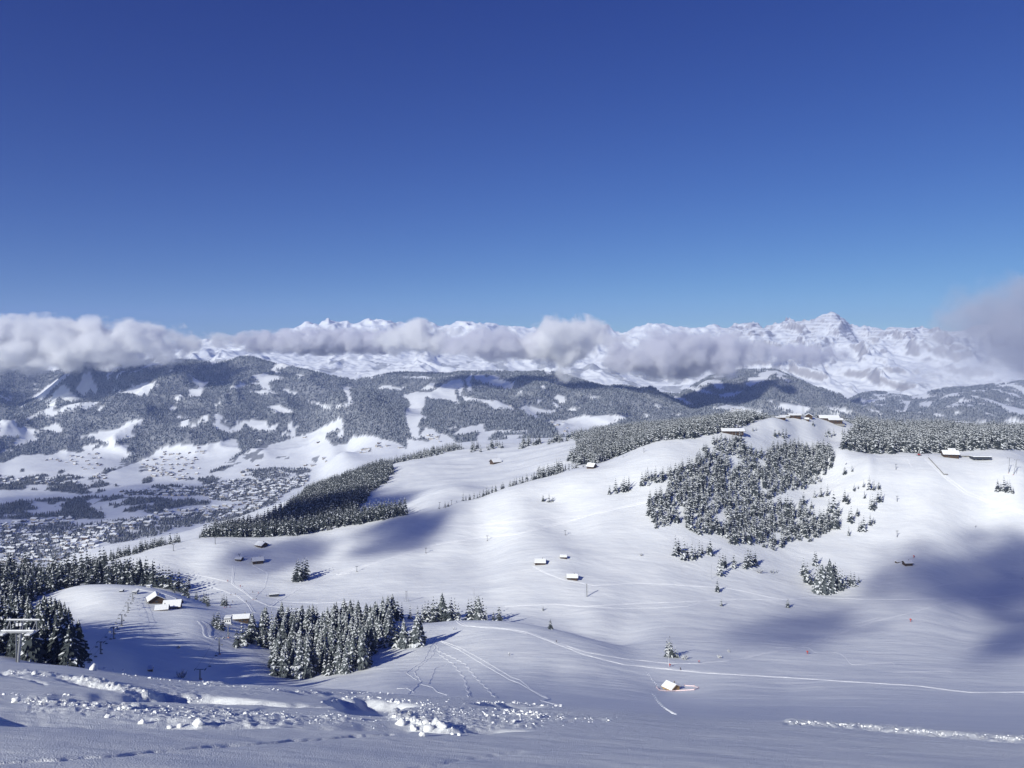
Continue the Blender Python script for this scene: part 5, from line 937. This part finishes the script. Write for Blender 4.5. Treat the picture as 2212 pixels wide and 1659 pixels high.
# ------------------------------------------------------------------ clouds: lit volumes with ragged outlines
NOI = 2.5
def cloud_mat(name, size, dens_, scale, thr, seed, rate=.5, flat=.35, col=(.99, .99, 1)):
    m = bpy.data.materials.new(name); m.use_nodes = True; n = m.node_tree; n.nodes.clear(); L = n.links
    o = nd(n, 'ShaderNodeOutputMaterial'); v = nd(n, 'ShaderNodeVolumePrincipled'); L.new(v.outputs[0], o.inputs['Volume'])
    v.inputs['Color'].default_value = (*col, 1); v.inputs['Anisotropy'].default_value = 0
    tc = nd(n, 'ShaderNodeTexCoord')
    # r = 1 - |p|^2 in the cloud's own unit ellipsoid
    l = nd(n, 'ShaderNodeVectorMath', operation='DOT_PRODUCT'); L.new(tc.outputs['Object'], l.inputs[0]); L.new(tc.outputs['Object'], l.inputs[1])
    sc_ = nd(n, 'ShaderNodeVectorMath', operation='MULTIPLY'); L.new(tc.outputs['Object'], sc_.inputs[0]); sc_.inputs[1].default_value = [s / scale for s in size]
    ad = nd(n, 'ShaderNodeVectorMath', operation='ADD'); L.new(sc_.outputs[0], ad.inputs[0]); ad.inputs[1].default_value = (seed * 3.1, seed * 7.7, seed)
    t = nd(n, 'ShaderNodeTexNoise'); t.inputs['Scale'].default_value = 1.0; t.inputs['Detail'].default_value = 7; t.inputs['Roughness'].default_value = .58; L.new(ad.outputs[0], t.inputs[0])
    a = nd(n, 'ShaderNodeMath', operation='MULTIPLY_ADD'); L.new(l.outputs['Value'], a.inputs[0]); a.inputs[1].default_value = -.62; a.inputs[2].default_value = .62 - thr   # .62(1-r2) - thr
    b = nd(n, 'ShaderNodeMath', operation='MULTIPLY_ADD'); L.new(t.outputs[0], b.inputs[0]); b.inputs[1].default_value = NOI; L.new(a.outputs[0], b.inputs[2])
    c = nd(n, 'ShaderNodeMath', operation='SUBTRACT'); L.new(b.outputs[0], c.inputs[0]); c.inputs[1].default_value = NOI / 2
    r = nd(n, 'ShaderNodeMapRange', interpolation_type='SMOOTHSTEP'); L.new(c.outputs[0], r.inputs[0]); r.inputs[1].default_value = 0; r.inputs[2].default_value = flat; r.inputs[3].default_value = 0; r.inputs[4].default_value = dens_
    L.new(r.outputs[0], v.inputs['Density']); m.cycles.volume_step_rate = rate; m.cycles.volume_sampling = 'DISTANCE' if hasattr(m.cycles, 'volume_sampling') else None
    return m
import bmesh
bm_ = bmesh.new(); bmesh.ops.create_icosphere(bm_, subdivisions=3, radius=1.06); cloud_me = bpy.data.meshes.new('cloud'); bm_.to_mesh(cloud_me); bm_.free()
def cloud(px0, px1, py0, py1, y, thick, label, dens_=.034, scale=220, thr=.17, seed=1, flat=.6, loc=None, size=None, rate=.5, col=(.99, .99, 1)):
    if loc is None:
        x, _, z = P((px0 + px1) / 2, (py0 + py1) / 2, y); loc = (x, y, z); size = ((px1 - px0) / 2 / F * y, thick / 2, (py1 - py0) / 2 / F * y)
    me = cloud_me.copy(); o = link('cloud', me); o.location = loc; o.scale = size
    me.materials.append(cloud_mat('cloud_%d' % seed, size, dens_, scale, thr, seed, rate, flat, col))
    tag(o, label, 'cloud', 'clouds over the valley and the slopes'); return o
cloud(-420, 500, 676, 812, 6700, 1300, 'long grey cloud bank with white puffed tops at the left edge over the wooded hills', seed=1)
cloud(450, 980, 707, 768, 7600, 900, 'thin flat grey cloud in front of the white slopes, left of the middle', seed=2, scale=150, thr=.08, col=(.9, .9, .945))
cloud(800, 990, 686, 775, 6500, 500, 'small white topped cloud puff beside the notch in the far peaks', seed=3, scale=180)
cloud(930, 1210, 704, 786, 6450, 700, 'grey cloud between the small white puff and the tallest middle cloud', seed=4, scale=170, col=(.9, .9, .945))
cloud(1105, 1340, 674, 800, 6400, 800, 'tallest white cloud of the middle bank, domed over the dark wooded hill', seed=5, scale=200)
cloud(1190, 1240, 770, 842, 6300, 200, 'wisp of cloud hanging below the tallest middle cloud', seed=6, scale=90, dens_=.012)
cloud(1280, 1670, 704, 826, 6300, 800, 'dark grey bottomed cloud at the right end of the bank left of the highest peak', seed=7, scale=220, thr=.07, dens_=.03, col=(.9, .9, .945))
cloud(1620, 1850, 735, 800, 7800, 500, 'low grey cloud in front of the foot of the highest peak', seed=8, scale=150, dens_=.02, col=(.9, .9, .945))
cloud(1970, 2400, 570, 850, 2600, 500, 'large thin grey veil of cloud rising at the right edge above the forest', seed=9, scale=190, dens_=.018, thr=.14, flat=.9, col=(.7, .72, .8))
cloud(1900, 2330, 745, 850, 9300, 600, 'pale mist on the lower face of the right hand mountain', seed=10, scale=300, dens_=.003, thr=.1)
# clouds behind and above the viewer, on the way to the sun: their shadows lie on the slopes
E1 = Vector((math.cos(sa), -math.sin(sa), 0)); E2 = Vector((math.sin(sa) * math.sin(se), math.cos(sa) * math.sin(se), math.cos(se)))
def shade_cloud(e1, e2, t, r1, r2, label, seed, dens_=.0085):
    p = E1 * e1 + E2 * e2 + TO_SUN * t; o = cloud(0, 0, 0, 0, 0, 0, label, dens_=dens_, scale=max(40, r1 * .55), thr=.05, seed=seed, flat=.5, loc=p, size=(r1, r2 * 1.3, r2)); o.rotation_euler = (0, 0, -sa); return o
def sun_plane(px, py, y): p = Vector(P(px, py, y)); return p.dot(E1), p.dot(E2)
def shade_patch(pp, t, label, seed, dens_):
    q = [(v.dot(E1), v.dot(E2)) for v in (at(a, b, 200) for a, b in pp)]; a0, a1 = min(a for a, b in q), max(a for a, b in q); b0, b1 = min(b for a, b in q), max(b for a, b in q)
    print('PATCH', label[:30], round(a0), round(a1), round(b0), round(b1)); shade_cloud((a0 + a1) / 2, (b0 + b1) / 2, t, max(25, (a1 - a0) * .6), max(20, (b1 - b0) * .6), label, seed, dens_)
shade_patch([(1870,1235),(2110,1200),(2100,1300),(1930,1300)], 1500, 'cloud high behind the viewer, shading the upper right slope', 21, .012)
shade_patch([(2060,1190),(2330,1165),(2330,1350),(2080,1330)], 1700, 'wide cloud high behind the viewer, shading the slope at the right edge', 29, .015)
shade_patch([(1560,1350),(1820,1300),(1880,1375),(1660,1405)], 1500, 'small cloud behind the viewer, shading the bottom of the right slope', 27, .012)
shade_patch([(2150,1345),(2250,1320),(2250,1450),(2180,1445)], 1500, 'small cloud behind the viewer, shading the right edge of the slope', 28, .014)
shade_patch([(490,1180),(680,1166),(680,1215),(470,1225)], 2400, 'cloud scrap behind the viewer, shading the left end of the long slope', 22, .03)
shade_patch([(760,1150),(1040,1116),(900,1165),(760,1188)], 2400, 'cloud scrap behind the viewer, shading the middle of the long slope', 23, .03)
shade_patch([(560,1140),(790,1115),(860,1060),(840,1110),(700,1075)], 3200, 'cloud behind the viewer, shading the wooded spur above the village', 24, .03)
q_ = [sun_plane(*a) for a in ((-100, 1150, 3000), (650, 1110, 3400), (-100, 1040, 4300), (600, 1050, 4200))]
c1_, c2_ = sum(a for a, b in q_) / 4, sum(b for a, b in q_) / 4
shade_cloud(c1_, c2_, 6500, max(a for a, b in q_) - c1_, max(max(b for a, b in q_) - c2_, 120), 'added unseen cloud far behind the viewer, put in to dim the valley floor', 26, .0022)  # extra out-of-view cloud, added only to darken the valley floor
# ------------------------------------------------------------------ haze
bm_ = bmesh.new(); bmesh.ops.create_cube(bm_, size=1); hm = bpy.data.meshes.new('haze'); bm_.to_mesh(hm); bm_.free()
hz = link('haze', hm); hz.location = (0, 9920, -250); hz.scale = (92000, 19960, 2700); hz['kind'] = 'stuff'
hmt = bpy.data.materials.new('haze'); hmt.use_nodes = True; n = hmt.node_tree; n.nodes.clear()
o_ = nd(n, 'ShaderNodeOutputMaterial'); v_ = nd(n, 'ShaderNodeVolumePrincipled'); n.links.new(v_.outputs[0], o_.inputs['Volume'])
v_.inputs['Color'].default_value = (.42, .56, 1, 1); v_.inputs['Density'].default_value = 3.4e-5; v_.inputs['Anisotropy'].default_value = 0
hmt.cycles.homogeneous_volume = True; hm.materials.append(hmt)
